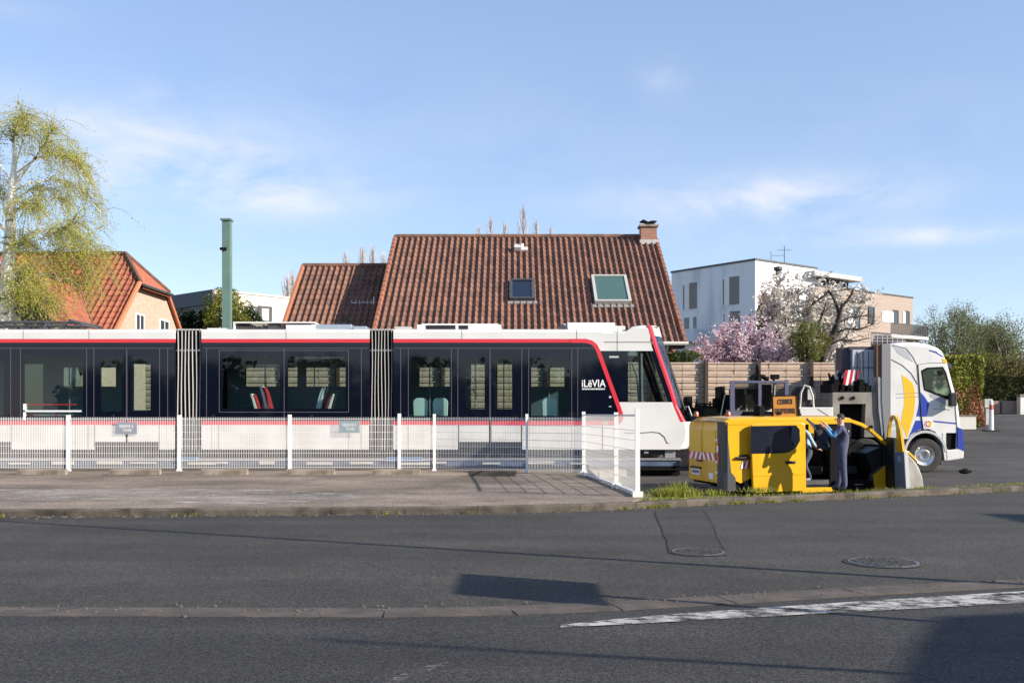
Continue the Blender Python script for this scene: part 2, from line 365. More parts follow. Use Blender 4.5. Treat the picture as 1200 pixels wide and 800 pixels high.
# side road to the right, rising away
g = MB(); ysr = [24, 28, 32, 35, 37, 39, 42, 45, 48, 50, 53, 56, 60, 66, 75]
g.loft([[(x, y, th(y) + .006) for x in (3.5, 8, 12, 18, 26, 40, 70)] for y in ysr]); struct(g.build('side_road', A4))

# patch, marks
g = MB(); q = [gnd(768, 599, .004), gnd(826, 597.5, .004), gnd(852, 650, .004), gnd(787, 648, .004)]; g.add(q, [(0, 1, 2, 3)]); struct(g.build('asphalt_patch', A3))
def seam(name, pts, wd):
    g = MB(); rr = [[], []]
    for i, p in enumerate(pts):
        d = (pts[min(i + 1, len(pts) - 1)] - pts[max(0, i - 1)]).normalized(); n_ = Vector((-d.y, d.x, 0)) * wd
        j = Vector((random.uniform(-.02, .02), random.uniform(-.02, .02), 0)); rr[0].append(p + n_ + j); rr[1].append(p - n_ + j)
    g.loft(rr); return struct(g.build(name, TAR))
TAR = mat('tar', (.022, .021, .02), .7)
for a, b in (((768, 599), (787, 648)), ((826, 598), (853, 650))):
    A_, B_ = gnd(*a, .008), gnd(*b, .008); seam('tar_seam', [A_.lerp(B_, t / 12) for t in range(13)], .009)

def paint(name, worn, sc_=5, thr=(.42, .56), c=(.60, .59, .56)):
    m = bpy.data.materials.new(name); m.use_nodes = True; t = m.node_tree; n = t.nodes; l = t.links
    p = n['Principled BSDF']; p.inputs['Base Color'].default_value = (*c, 1); p.inputs['Roughness'].default_value = .8
    tcn = n.new('ShaderNodeTexCoord'); mpn = n.new('ShaderNodeMapping'); mpn.inputs['Scale'].default_value = worn; l.new(tcn.outputs['Object'], mpn.inputs[0])
    a = n.new('ShaderNodeTexNoise'); a.inputs['Scale'].default_value = sc_; a.inputs['Detail'].default_value = 9; a.inputs['Roughness'].default_value = .78; l.new(mpn.outputs[0], a.inputs['Vector'])
    r = n.new('ShaderNodeMapRange'); r.inputs[1].default_value = thr[0]; r.inputs[2].default_value = thr[1]; l.new(a.outputs['Fac'], r.inputs[0]); l.new(r.outputs[0], p.inputs['Alpha'])
    return m
PW = paint('worn_white_paint', (.8, 1.2, 1), 4.5, (.42, .58), (.42, .41, .385))
PW2 = paint('faded_white_paint', (.8, 2.2, 1), 2.4, (.50, .66), (.50, .49, .46))
PW3 = paint('very_worn_paint', (1, 3, 1), 5, (.50, .72), (.38, .37, .35))
top = [(657, 731.5), (720, 725), (800, 718), (900, 711), (1000, 704.5), (1100, 698), (1200, 692), (1400, 681)]
bot = [(657, 734.5), (720, 731.5), (800, 727), (900, 721.5), (1000, 716), (1100, 711), (1200, 705.5), (1400, 697)]
g = MB(); g.loft([[gnd(a, b, .016) for a, b in top], [gnd(a, b, .016) for a, b in bot]]); struct(g.build('road_marking', PW))
g = MB(); g.loft([[gnd(a, b, .009) for a, b in ((440, 803), (470, 789), (500, 779.5), (530, 774))], [gnd(a, b, .009) for a, b in ((452, 806), (478, 793), (508, 783), (532, 777))]]); struct(g.build('road_marking', PW3))
g = MB(); g.loft([[gnd(a, b, .119) for a, b in ((-60, 571), (60, 573), (200, 572), (300, 573), (400, 577), (455, 581))], [gnd(a, b, .119) for a, b in ((-60, 587), (60, 585), (200, 589), (300, 590), (400, 586), (455, 582))]]); struct(g.build('pavement_marking', PW2))

# manholes
IRON = mat('cast_iron', (.20, .19, .18), .38, metal=.5, c2=(.03, .03, .03), scale=20)
IROND = mat('cast_iron_dark', (.02, .02, .02), .6)
def manhole(px, py, r, label, rw):
    c = gnd(px, py, .012); t = thing('manhole_cover', label, 'manhole cover', c)
    g = MB(); g.ring((0, 0, 0), [(r * 1.0, -.01), (r * 1.0, .004), (r * .90, .006), (r * .90, -.004)], 'z', 40); g.build('frame', IRON, t)
    g = MB(); g.ring((0, 0, 0), [(.001, .0), (r * .885, .0), (r * .885, -.02)], 'z', 40)
    g.build('lid', IROND, t); g = MB()
    nb = int(r / .035)
    for i in range(-nb, nb + 1):
        for j in range(-nb, nb + 1):
            x, y = i * .035, j * .035
            if x * x + y * y < (r * .84) ** 2 and (i + j) % 2 == 0: g.box(x - .012, x + .012, y - .012, y + .012, 0.001, .010)
    g.build('tread_studs', IRON, t)
    if rw:
        g = MB(); g.ring((0, 0, 0), [(r * 1.13, -.004), (r * 1.0, -.002)], 'z', 40); g.build('mortar_ring', CONC if rw == 2 else A3, t)
manhole(818, 646, .33, 'smaller round manhole cover where the dark asphalt patch ends', 1)
manhole(1035, 658, .40, 'larger round manhole cover standing alone in the road on the right', 1)

# ------------------------------------------------------------------ roofs
def tile_mat(name, c1, c2, moss=None):
    m = bpy.data.materials.new(name); m.use_nodes = True; t = m.node_tree; n = t.nodes; l = t.links
    p = n['Principled BSDF']; p.inputs['Roughness'].default_value = .8
    at_ = n.new('ShaderNodeAttribute'); at_.attribute_name = 'tint'
    x = n.new('ShaderNodeMix'); x.data_type = 'RGBA'; x.inputs[6].default_value = (*c1, 1); x.inputs[7].default_value = (*c2, 1); l.new(at_.outputs['Fac'], x.inputs[0])
    tcn = n.new('ShaderNodeTexCoord'); a = n.new('ShaderNodeTexNoise'); a.inputs['Scale'].default_value = .9; a.inputs['Detail'].default_value = 8; l.new(tcn.outputs['Object'], a.inputs['Vector'])
    r = n.new('ShaderNodeMapRange'); r.inputs[1].default_value = .5; r.inputs[2].default_value = .75; r.inputs[3].default_value = 0; r.inputs[4].default_value = .4; l.new(a.outputs['Fac'], r.inputs[0])
    y = n.new('ShaderNodeMix'); y.data_type = 'RGBA'; l.new(r.outputs[0], y.inputs[0]); l.new(x.outputs[2], y.inputs[6]); y.inputs[7].default_value = (*(moss or c2), 1)
    l.new(y.outputs[2], p.inputs['Base Color'])
    return m
TILE = tile_mat('brown_roof_tile', (.205, .10, .065), (.115, .055, .038), (.085, .052, .038))
TILEO = tile_mat('orange_roof_tile', (.30, .095, .05), (.215, .065, .036), (.18, .072, .048))
def tiled(name, A, B, up, hgt, tw, thh, m, parent, amp=.032, clips=(), step=.03):
    """roof plane: A->B along the eave, 'up' unit vector up the slope, hgt slope length"""
    A, B = Vector(A), Vector(B); u = (B - A); Lx = u.length; u.normalize(); up = Vector(up).normalized(); n = u.cross(up).normalized()
    if n.z < 0: n = -n
    nc = max(1, round(Lx / tw)); nr_ = max(1, round(hgt / thh)); sub = 8
    verts = []; faces = []; tint = []
    for r in range(nr_):
        base = len(verts)
        for e in (0, 1):
            for c in range(nc * sub + 1):
                ph = (c % sub) / sub; hh = amp * (math.cos(2 * math.pi * ph) if ph < .5 or True else 0)
                hh = amp * (1.2 * max(0, math.cos(2 * math.pi * ph)) - .35 * max(0, -math.cos(2 * math.pi * ph)))
                p = A + u * (c / sub * Lx / nc) + up * ((r + e) * hgt / nr_ - (.03 if e == 0 else 0)) + n * (hh + (step if e == 0 else 0))
                verts.append(p)
        k = nc * sub + 1
        for c in range(nc * sub):
            faces.append((base + c, base + c + 1, base + k + c + 1, base + k + c)); tint.append((r, c // sub))
        b2 = len(verts)
        for c in range(k): verts.append(verts[base + c] - n * .05)
        for c in range(nc * sub): faces.append((b2 + c, b2 + c + 1, base + c + 1, base + c)); tint.append((r, c // sub))
    me = bpy.data.meshes.new(name); me.from_pydata([tuple(v) for v in verts], [], faces); me.materials.append(m)
    rnd = {}
    ca = me.attributes.new('tint', 'FLOAT', 'FACE'); ca.data.foreach_set('value', [rnd.setdefault(t_, random.random() ** 1.5) for t_ in tint])
    if clips:
        bm = bmesh.new(); bm.from_mesh(me)
        for co, no in clips: bmesh.ops.bisect_plane(bm, geom=bm.verts[:] + bm.edges[:] + bm.faces[:], plane_co=co, plane_no=no, clear_outer=True)
        bm.to_mesh(me); bm.free()
    o = bpy.data.objects.new(name, me); col.objects.link(o); o.parent = parent
    return o
BRICK = None
def brickmat(name, c1, c2, mort, sx=1):
    m = bpy.data.materials.new(name); m.use_nodes = True; t = m.node_tree; n = t.nodes; l = t.links
    p = n['Principled BSDF']; p.inputs['Roughness'].default_value = .9
    tcn = n.new('ShaderNodeTexCoord'); s_ = n.new('ShaderNodeSeparateXYZ'); l.new(tcn.outputs['Object'], s_.inputs[0])
    ad = n.new('ShaderNodeMath'); ad.operation = 'ADD'; l.new(s_.outputs[0], ad.inputs[0]); l.new(s_.outputs[1], ad.inputs[1])
    cb = n.new('ShaderNodeCombineXYZ'); l.new(ad.outputs[0], cb.inputs[0]); l.new(s_.outputs[2], cb.inputs[1])
    b = n.new('ShaderNodeTexBrick'); b.inputs['Scale'].default_value = 1; b.inputs['Brick Width'].default_value = .22; b.inputs['Row Height'].default_value = .065; b.inputs['Mortar Size'].default_value = .008
    b.inputs['Color1'].default_value = (*c1, 1); b.inputs['Color2'].default_value = (*c2, 1); b.inputs['Mortar'].default_value = (*mort, 1); l.new(cb.outputs[0], b.inputs['Vector'])
    l.new(b.outputs['Color'], p.inputs['Base Color']); return m
BR_PEACH = brickmat('pale_brick', (.46, .33, .25), (.36, .25, .185), (.45, .39, .33))
BR_RED = brickmat('red_brick', (.36, .13, .07), (.24, .085, .05), (.35, .30, .26))
BR_TAUPE = brickmat('taupe_brick', (.33, .26, .22), (.26, .205, .175), (.34, .30, .27))
RENDERW = mat('white_render', (.74, .75, .77), .9, c2=(.44, .46, .50), scale=.5, lo=.50, hi=.80, stretch=(1.6, 1.6, .35), detail=8)
RENDERC = mat('cream_render', (.62, .55, .48), .9, c2=(.54, .48, .41), scale=.6)
SLATE = mat('dark_cladding', (.055, .065, .085), .6)
WINF = mat('dark_frame', (.03, .03, .035), .5)
WINW = mat('white_frame', (.72, .72, .71), .5)
SHUT = mat('taupe_shutter', (.20, .18, .165), .6)
HGL = mat('house_glass', (.04, .05, .065), .06, spec=.8)
CURT = mat('curtain', (.5, .5, .5), .9)
GRN = mat('green_skylight_blind', (.055, .11, .09), .25, coat=.5)
ZINC = mat('zinc', (.34, .34, .34), .5, metal=.4)
WOODD = mat('dark_wood', (.05, .035, .025), .8)

# main house -------------------------------------------------
EY, RY = 36.0, 43.5
EZ, RZ = Z_(402, EY), 9.43
XR, XL = 6.26, -5.1
house = thing('brown_roofed_house', 'large house with a brown tiled roof, chimney and two skylights behind the tram', 'house', ((XL + XR) / 2, EY + 4, 0))
HX, HY = (XL + XR) / 2, EY + 4
def rel(p): return Vector((p[0] - HX, p[1] - HY, p[2]))
slope = Vector((0, RY - EY, RZ - EZ)); sl_len = slope.length
tiled('roof', rel((XL, EY, EZ)), rel((XR, EY, EZ)), slope, sl_len, .245, .40, TILE, house, amp=.062, step=.028)
g = MB(); bz = 4.28 + .687 * .5 - .25
g.box(*[a for a in (XL + .25 - HX, XR - .25 - HX)], EY + .5 - HY, 2 * RY - EY - .5 - HY, -.2, EZ + .1)
# gables
for x in (XL + .25 - HX, XR - .25 - HX):
    s_ = .0
    g.add([(x, EY + .5 - HY, EZ), (x, 2 * RY - EY - .5 - HY, EZ), (x, RY - HY, RZ - .25), (x + (.2 if x < 0 else -.2), EY + .5 - HY, EZ), (x + (.2 if x < 0 else -.2), 2 * RY - EY - .5 - HY, EZ), (x + (.2 if x < 0 else -.2), RY - HY, RZ - .25)],
          [(0, 1, 2), (5, 4, 3), (0, 2, 5, 3), (1, 4, 5, 2)])
g.build('wall', BR_RED, house)
g = MB(); e1 = Vector((0, RY - EY, RZ - EZ)).normalized(); dn = Vector((0, -e1.z, e1.y)) * -.16
q = [rel((XL, EY, EZ)), rel((XR, EY, EZ)), rel((XR, RY, RZ)), rel((XL, RY, RZ))]
g.add([p - Vector((0, 0, .06)) for p in q] + [p - Vector((0, 0, .22)) for p in q], [(0, 1, 2, 3), (7, 6, 5, 4), (0, 4, 5, 1), (1, 5, 6, 2), (2, 6, 7, 3), (3, 7, 4, 0)])
q = [rel((XL, RY, RZ)), rel((XR, RY, RZ)), rel((XR, 2 * RY - EY, EZ)), rel((XL, 2 * RY - EY, EZ))]
g.add([p - Vector((0, 0, .0)) for p in q] + [p - Vector((0, 0, .2)) for p in q], [(0, 1, 2, 3), (7, 6, 5, 4), (0, 4, 5, 1), (1, 5, 6, 2), (2, 6, 7, 3), (3, 7, 4, 0)])
g.build('roof_deck', WOODD, house)
g = MB()
for i in range(30):
    x = XL + (XR - XL) * i / 30 - HX; g.tube([(x - .01, RY - HY, RZ + .0 + .012 * (i % 2)), (x + (XR - XL) / 30 + .03, RY - HY, RZ + .02)], [.13, .12], 8)
g.build('ridge_cap', TILEO if False else mat('ridge_tile', (.20, .095, .06), .85, c2=(.10, .06, .045), scale=3), house)
# verge tiles
for x in (XL - HX, XR - HX):
    g = MB(); a = rel((x + HX, EY - .03, EZ)); b = rel((x + HX, RY, RZ)); 
    for i in range(23):
        p = a.lerp(b, i / 23) + Vector((0, 0, .02)); q_ = a.lerp(b, (i + 1) / 23 + .008) + Vector((0, 0, .0)); g.tube([p, q_], [.10, .085], 6)
    g.build('verge_trim', TILE_V if 'TILE_V' in globals() else mat('verge_tile', (.30, .12, .065), .85, c2=(.2, .08, .05), scale=3), house)
g = MB(); g.tube([rel((XL - .05, EY - .09, EZ - .02)), rel((XR + .1, EY - .09, EZ - .02))], .075, 8); g.build('gutter', ALU if False else mat('gutter_pale', (.55, .50, .44), .5), house)
g = MB(); g.tube([rel((XR - .65, EY - .05, EZ - .1)), rel((XR - .65, EY + .3, EZ - .5)), rel((XR - .65, EY + .38, 0))], .05, 8); g.build('downpipe', mat('pipe_white', (.6, .58, .55), .5), house)
# chimney
ch = at(759.5, 283, RY - .35); cx = ch.x - HX; cy = RY - .3 - HY
g = MB(); g.box(cx - .34, cx + .34, cy - .3, cy + .3, RZ - .9, Z_(267, RY - .3)); chm = g.build('chimney', BR_RED, house)
g = MB(); g.box(cx - .41, cx + .41, cy - .37, cy + .37, Z_(267, RY - .3) + .002, Z_(264.5, RY - .3)); g.build('cap', CONC, chm)
zz = Z_(264.5, RY - .3)
g = MB(); g.tube([(cx - .05, cy, zz), (cx - .05, cy, zz + .1)], .1, 8)
g.tube([(cx - .36, cy, zz + .14), (cx - .2, cy, zz + .19), (cx + .0, cy, zz + .11), (cx + .2, cy, zz + .13), (cx + .38, cy, zz + .2)], [.03, .09, .07, .10, .02], 8); g.build('cowl', BLKM, chm)
g = MB(); g.box(cx - .40, cx + .40, cy - .36, cy + .0, RZ - .42, RZ - .22); g.build('flashing', LGREY, chm)
# roof windows, laid on the slope
def on_roof(px, py):
    k = (HZ - py) / F; t = (RZ - EZ) / (RY - EY); Y = (H - EZ + t * EY) / (t - k); return Vector((X_(px, Y), Y, EZ + t * (Y - EY)))
ang = math.atan2(RZ - EZ, RY - EY)
def skylight(px0, px1, py0, py1, gm, fm, lift, thin):
    a = on_roof(px0, py1); b = on_roof(px1, py1); c = on_roof((px0 + px1) / 2, py0); wd = (b - a).length; hl = (c - (a + b) / 2); hl.x = 0; hl = hl.length
    M = Matrix.Translation(rel(((a.x + b.x) / 2, a.y, a.z))) @ Matrix.Rotation(ang, 4, 'X'); w2 = wd / 2
    g = MB()
    for x0, x1, y0, y1 in ((-w2, -w2 + thin, 0, hl), (w2 - thin, w2, 0, hl), (-w2 + thin, w2 - thin, 0, thin), (-w2 + thin, w2 - thin, hl - thin, hl)): g.box(x0, x1, y0, y1, -.05, .18 + lift, M)
    fr = g.build('skylight', fm, house)
    g = MB(); g.box(-w2 + thin, w2 - thin, thin, hl - thin, 0.0, .14 + lift, M); g.build('pane', gm, fr)
    g = MB(); g.box(-w2 - .08, w2 + .08, -.22, -.01, .0, .06, M); g.build('flashing', ZINC, fr)
skylight(597, 627, 331, 354, mat('skylight_glass', (.01, .015, .035), .08, spec=.5), DGREY, 0, .12)
skylight(697, 740, 327, 358, GRN, mat('skylight_frame', (.42, .41, .38), .5), .03, .11)
p = rel(on_roof(611, 294)); M = Matrix.Translation(p) @ Matrix.Rotation(ang, 4, 'X')
g = MB(); g.box(-.28, .28, -.15, .15, .03, .12, M); g.tube([p + Vector((0, -.02, .05)), p + Vector((0, -.02, .3))], .11, 10); g.box(-.3, -.02, -.2, .12, .1, .26, M); g.build('roof_vent', mat('vent_lead', (.5, .48, .46), .5), house)

# wing -------------------------------------------------
wing = thing('garage_wing', 'lower brown tiled house wing with an antenna, left of the tall roof', 'house', (-7.4, 40, 0))
def relw(p): return Vector((p[0] + 7.4, p[1] - 40, p[2]))
WY0, WY1 = 37.2, 43.5; wz1 = Z_(312, 43.5); wz0 = wz1 - .775 * (WY1 - WY0); WX0, WX1 = -9.13, XL - .02
tiled('roof', relw((WX0, WY0, wz0)), relw((WX1, WY0, wz0)), (0, WY1 - WY0, wz1 - wz0), math.hypot(WY1 - WY0, wz1 - wz0), .245, .40, TILE, wing, amp=.062, step=.028)
g = MB(); g.box(WX0 + .2 + 7.4, WX1 + 7.4, WY0 + .4 - 40, 2 * WY1 - WY0 - .4 - 40, -.2, wz0 + .1)
x = WX0 + .2 + 7.4; g.add([(x, WY0 + .4 - 40, wz0), (x, 2 * WY1 - WY0 - .4 - 40, wz0), (x, WY1 - 40, wz1 - .25), (x + .2, WY1 - 40, wz1 - .25)], [(0, 1, 2)]); g.build('wall', BR_RED, wing)
g = MB(); q = [relw((WX0, WY0, wz0)), relw((WX1, WY0, wz0)), relw((WX1, WY1, wz1)), relw((WX0, WY1, wz1))]
g.add([p - Vector((0, 0, .06)) for p in q] + [p - Vector((0, 0, .2)) for p in q], [(0, 1, 2, 3), (7, 6, 5, 4), (0, 4, 5, 1), (1, 5, 6, 2), (2, 6, 7, 3), (3, 7, 4, 0)])
q = [relw((WX0, WY1, wz1)), relw((WX1, WY1, wz1)), relw((WX1, 2 * WY1 - WY0, wz0)), relw((WX0, 2 * WY1 - WY0, wz0))]
g.add(q, [(0, 1, 2, 3)]); g.build('roof_deck', WOODD, wing)
g = MB(); g.tube([relw((WX0, WY1, wz1 + .02)), relw((WX1, WY1, wz1 + .02))], .12, 8); g.build('ridge_cap', mat('ridge_tile_w', (.20, .095, .06), .85, c2=(.10, .06, .045), scale=3), wing)
g = MB(); g.tube([relw((WX0, WY0, wz0 + .03)), relw((WX0, WY1, wz1 + .03))], .09, 6); g.build('verge_trim', mat('verge_tile_w', (.32, .12, .06), .85), wing)
ant = thing('roof_antenna', 'small white aerial bracket on the shaded lower roof', 'antenna', at(438, 362, 41.0))
g = MB(); g.tube([(0, 0, -.5), (0, 0, .45), (0.02, 0, .5)], .03, 6); g.build('mast', POST, ant)
g = MB(); g.tube([(-.95, -.05, .25), (.08, 0, .27)], .015, 5); 
for i in range(6): g.tube([(-.9 + i * .16, -.05, .12), (-.9 + i * .16, -.05, .38)], .008, 4)
g.tube([(0, 0, -.05), (.2, 0, -.32), (.45, 0, -.34)], .02, 5); g.build('aerial', POST, ant)

# left orange house -------------------------------------------------
oh = thing('orange_roofed_house', 'house with bright orange tiled roof and a pale brick gable behind the birch', 'house', (-18, 40, 0))
def relo(p): return Vector((p[0] + 18, p[1] - 40, p[2]))
ORY, ORZ, OSL = 41.6, 8.36, .88; GX = -14.95
oz = lambda y: ORZ - OSL * abs(ORY - y)
EYo = 36.3
up = Vector((0, 1, OSL)).normalized(); ln = (ORY - EYo) * math.hypot(1, OSL)
# half hip clip plane: through (GX, Y=40, z) edge and ridge end
hipA = Vector((GX, 40.0, oz(40))); hipR = Vector((-16.15, ORY, ORZ)); 
# vertical clip plane containing hipA-hipR
hd = (hipR - hipA); nn = Vector((hd.y, -hd.x, 0)).normalized()
if nn.x < 0: nn = -nn
tiled('roof', relo((-26, EYo, oz(EYo))), relo((GX, EYo, oz(EYo))), up, ln, .25, .37, TILEO, oh, amp=.045, clips=[(relo(hipA), nn)])
g = MB(); hb = Vector((GX, 43.2, oz(43.2)))
e_ = Vector((-.0, 0, 0))
g.add([relo(hipA + Vector((.15, -.05, -.05))), relo(hb + Vector((.15, .05, -.05))), relo(hipR + Vector((0, 0, .03)))], [(0, 1, 2)])
g.add([relo(hipA + Vector((.15, -.05, -.2))), relo(hb + Vector((.15, .05, -.2))), relo(hipR + Vector((0, 0, -.12)))], [(0, 1, 2)])
g.build('hip_roof', mat('hip_tile', (.38, .12, .06), .85, c2=(.27, .08, .04), scale=6, bump=.6, bscale=12), oh)
g = MB(); g.tube([relo(hipA + Vector((.05, -.05, .06))), relo(hipR + Vector((0, 0, .06)))], .10, 6); g.tube([relo(hipR + Vector((0, 0, .06))), relo((-26, ORY, ORZ + .05))], .10, 6)
g.tube([relo(hb + Vector((.1, 0, .04))), relo(hipR + Vector((0, 0, .06)))], .09, 6); g.build('ridge_cap', mat('ridge_dark', (.16, .07, .05), .85, c2=(.08, .05, .04), scale=4), oh)
g = MB(); g.tube([relo(hipA + Vector((.2, -.1, -.07))), relo(hb + Vector((.2, .1, -.07)))], .06, 6); g.build('gutter', DGREY, oh)
g = MB(); g.add([relo((-26, ORY, ORZ)), relo((-16.15, ORY, ORZ)), relo((GX, 43.2, oz(43.2))), relo((GX, 46.9, oz(46.9))), relo((-26, 46.9, oz(46.9)))], [(0, 1, 2, 3, 4)])
g.add([relo((-26, EYo, oz(EYo) - .12)), relo((GX, EYo, oz(EYo) - .12)), relo((GX, 40, oz(40) - .12)), relo((-16.15, ORY, ORZ - .12)), relo((-26, ORY, ORZ - .12))], [(0, 1, 2, 3, 4)]); g.build('roof_deck', TILEO, oh)
g = MB(); wx = GX - .12 + 18
prof = [(EYo + .3, -.2), (46.6, -.2), (46.6, oz(46.6) - .1), (43.2, oz(43.2) - .1), (40, oz(40) - .1), (EYo + .3, oz(EYo + .3) - .1)]
M = Matrix(((0, -1, 0, wx), (1, 0, 0, -40), (0, 0, 1, 0), (0, 0, 0, 1)))
g.prism(prof, 0, .25, M); g.box(-8, wx - .26, EYo + .5 - 40, 6.4, -.2, oz(EYo + .5) - .1); g.build('wall', BR_PEACH, oh)
g = MB(); g.tube([relo((GX, EYo, oz(EYo) + .05)), relo((GX, 40, oz(40) + .05))], .10, 6); g.build('verge_trim', mat('verge_orange', (.46, .16, .08), .85), oh); g = MB(); g.tube([relo((GX, 43.2, oz(43.2) + .05)), relo((GX, 46.8, oz(46.8) + .05))], .09, 6); g.build('verge_trim', bpy.data.materials['verge_orange'], oh)
def gwin(px0, px1, py0, py1):
    Y0 = -GX * F / (600 - px0); Y1 = -GX * F / (600 - px1); zt = Z_(py0, Y0); zb = zt - 1.1
    g = MB(); x = wx + .01
    g.box(x - .1, x + .03, Y0 - 40, Y0 + .07 - 40, zb, zt); g.box(x - .1, x + .03, Y1 - .07 - 40, Y1 - 40, zb, zt); g.box(x - .1, x + .03, Y0 + .07 - 40, Y1 - .07 - 40, zt - .07, zt); g.box(x - .1, x + .03, Y0 + .07 - 40, Y1 - .07 - 40, zb, zb + .07)
    g.box(x - .1, x + .025, (Y0 + Y1) / 2 - .03 - 40, (Y0 + Y1) / 2 + .03 - 40, zb + .07, zt - .07)
    f = g.build('window', WINW, oh); g = MB(); g.box(x - .1, x + .01, Y0 + .07 - 40, Y1 - .07 - 40, zb + .07, zt - .07); g.build('pane', HGL, f)
gwin(162, 172, 366, 384); gwin(190, 201, 373, 384)
# wing towards the camera: right slope visible
WR = -17.3; wy = 34.2; zr = 6.8; XE = -15.75; ze = 4.85
valT = Vector((WR, ORY - (ORZ - zr) / OSL, zr)); valB = Vector((XE, ORY - (ORZ - ze) / OSL, ze))
ue = Vector((WR - XE, 0, zr - ze)); vl = ue.length
vd = (valT - valB); vn = Vector((-vd.y, vd.x, 0)).normalized()
if vn.y < 0: vn = -vn
tiled('wing_roof', relo((XE, wy, ze)), relo((XE, 41, ze)), ue, vl, .25, .37, TILEO, oh, amp=.02, clips=[(relo(valB), vn)], step=.015)
g = MB(); g.add([relo((2 * WR - XE, wy, ze)), relo((2 * WR - XE, 38.5, ze)), relo((WR, 40, zr)), relo((WR, wy, zr))], [(0, 1, 2, 3)]); g.build('wing_roof', TILEO, oh)
g = MB(); g.prism([(XE - .1 + 18, ze - .1), (WR + 18, zr - .12), (2 * WR - XE + .1 + 18, ze - .1), (2 * WR - XE + .3 + 18, -.2), (XE - .3 + 18, -.2)], wy + .3 - 40, wy + 3.5 - 40); g.build('wing_wall', mat('wing_render', (.13, .135, .115), .9), oh)
g = MB(); g.tube([relo((WR, wy, zr + .04)), relo((WR, 40, zr + .04))], .09, 6); g.tube([relo((WR, wy, zr + .04)), relo((XE, wy, ze + .04))], .08, 6); g.tube([relo(valT + Vector((0, -.05, .03))), relo(valB + Vector((0, -.05, .03)))], .05, 5); g.build('wing_ridge_cap', mat('wing_ridge', (.14, .09, .06), .85), oh)

# ------------------------------------------------------------------ flat-roofed buildings
def block(t, M0, dirx, L0, depth, z0, z1, m, name='wall'):
    pass
def rot_thing(name, label, cat, x, y, a): return thing(name, label, cat, (x, y, 0), a)
# white apartment block: two facades from the corner C
Yc = 70.0; C = at(885, 305, Yc); a2 = math.atan2(.607, .795); a1 = a2 + math.pi / 2
P1 = Plane(C.x, C.y, a1); P2 = Plane(C.x, C.y, a2)
apt = rot_thing('apartment_block', 'white and taupe brick apartment block behind the blossom trees, balcony at its right end', 'building', C.x, C.y, a2)
# local x runs along facade 2, local y along facade 1 (into the left)
L1_ = P1(787, 319)[0]; L2w = P2(957, 315)[0]; L2e = P2(1070, 349.5)[0]; zt = C.z
zlow = P2(887, 344.5)[1]; zr_ = P2(1070, 349.5)[1]; zterr = P2(957, 336)[1]
g = MB(); g.box(0, L2w, 0, L1_, zlow, zt); g.box(-.001, .3, -.0, L1_, 0, zlow - .001); g.box(.3, L2w, 4, L1_, 0, zlow); g.box(L2w, L2w + 9, 2.2, L1_, zterr - .5, zt - .6); g.build('white_wall', RENDERW, apt)
g = MB(); g.box(.301, L2w + .0, 0.001, 3.9, 0, zlow - .002); g.box(L2w + .003, L2e, 0.03, L1_, 0, zr_); g.build('brick_wall', BR_TAUPE, apt)
g = MB(); g.box(-.06, L2w + .05, -.06, L1_ + .05, zt + .002, zt + .14); g.box(L2w + .06, L2e + .05, -.02, .3, zr_ + .002, zr_ + .12); g.box(L2e - .3, L2e + .05, .3, L1_, zr_ + .002, zr_ + .12); g.build('parapet_cap', DGREY, apt)
x0 = P2(941, 320)[0]; x1 = P2(1000, 325)[0]; zc = P2(944, 316.5)[1]
g = MB(); g.box(x0 + .3, x1, -.8, 3.2, zc - .45, zc - .1); g.build('canopy', ZINC, apt)
g = MB(); g.box(x0 + .6, x1 - .4, .4, 2.15, zc - .8, zc - .5);  g.box(x0 + .5, x0 + .6, .1, .2, zr_, zc - .45); g.box(x1 - .6, x1 - .5, .1, .2, zr_, zc - .45); g.build('terrace_frame', WINF, apt)
def win1(px0, px1, py0, py1, shut=None, door=False):
    x0, zt_ = P1(px0, py0); x1, zb_ = P1(px1, py1); xa, xb = min(x0, x1), max(x0, x1)
    g = MB()
    g.box(-.04, .05, xa, xb, zb_ - .08, zb_); g.box(-.035, .05, xa, xa + .1, zb_, zt_); g.box(-.035, .05, xb - .1, xb, zb_, zt_); g.box(-.035, .05, xa + .1, xb - .1, zt_ - .1, zt_); g.box(-.03, .05, (xa + xb) / 2 - .25, (xa + xb) / 2 + .12, zb_, zt_ - .1)
    f = g.build('window', WINW, apt); g = MB(); g.box(-.02, .04, xa + .1, xb - .1, zb_, zt_ - .1); g.build('pane', HGL, f)
    if shut:
        y0, _ = P1(shut[0], py0); y1, _ = P1(shut[1], py0); g = MB(); g.box(-.06, .03, min(y0, y1), max(y0, y1), zb_, zt_); g.build('shutter', SHUT, f)
win1(799.5, 808, 333, 362, (808.2, 816.5)); win1(846, 855, 326, 357, (855.2, 866)); win1(847, 855, 366, 395, (855.2, 867)); win1(878, 884, 363, 381); win1(801, 818, 371, 387)
x0, zb_ = P1(824, 397); x1, zt_ = P1(799, 386)
g = MB(); g.box(-1.0, .0, x0, x1, zb_ - .2, zb_); g.box(-1.0, -.95, x0, x1, zb_, zt_ - .1); g.box(-.95, 0, x0, x0 + .05, zb_, zt_ - .1); g.build('balcony', mat('balcony_white', (.60, .63, .68), .7), apt)
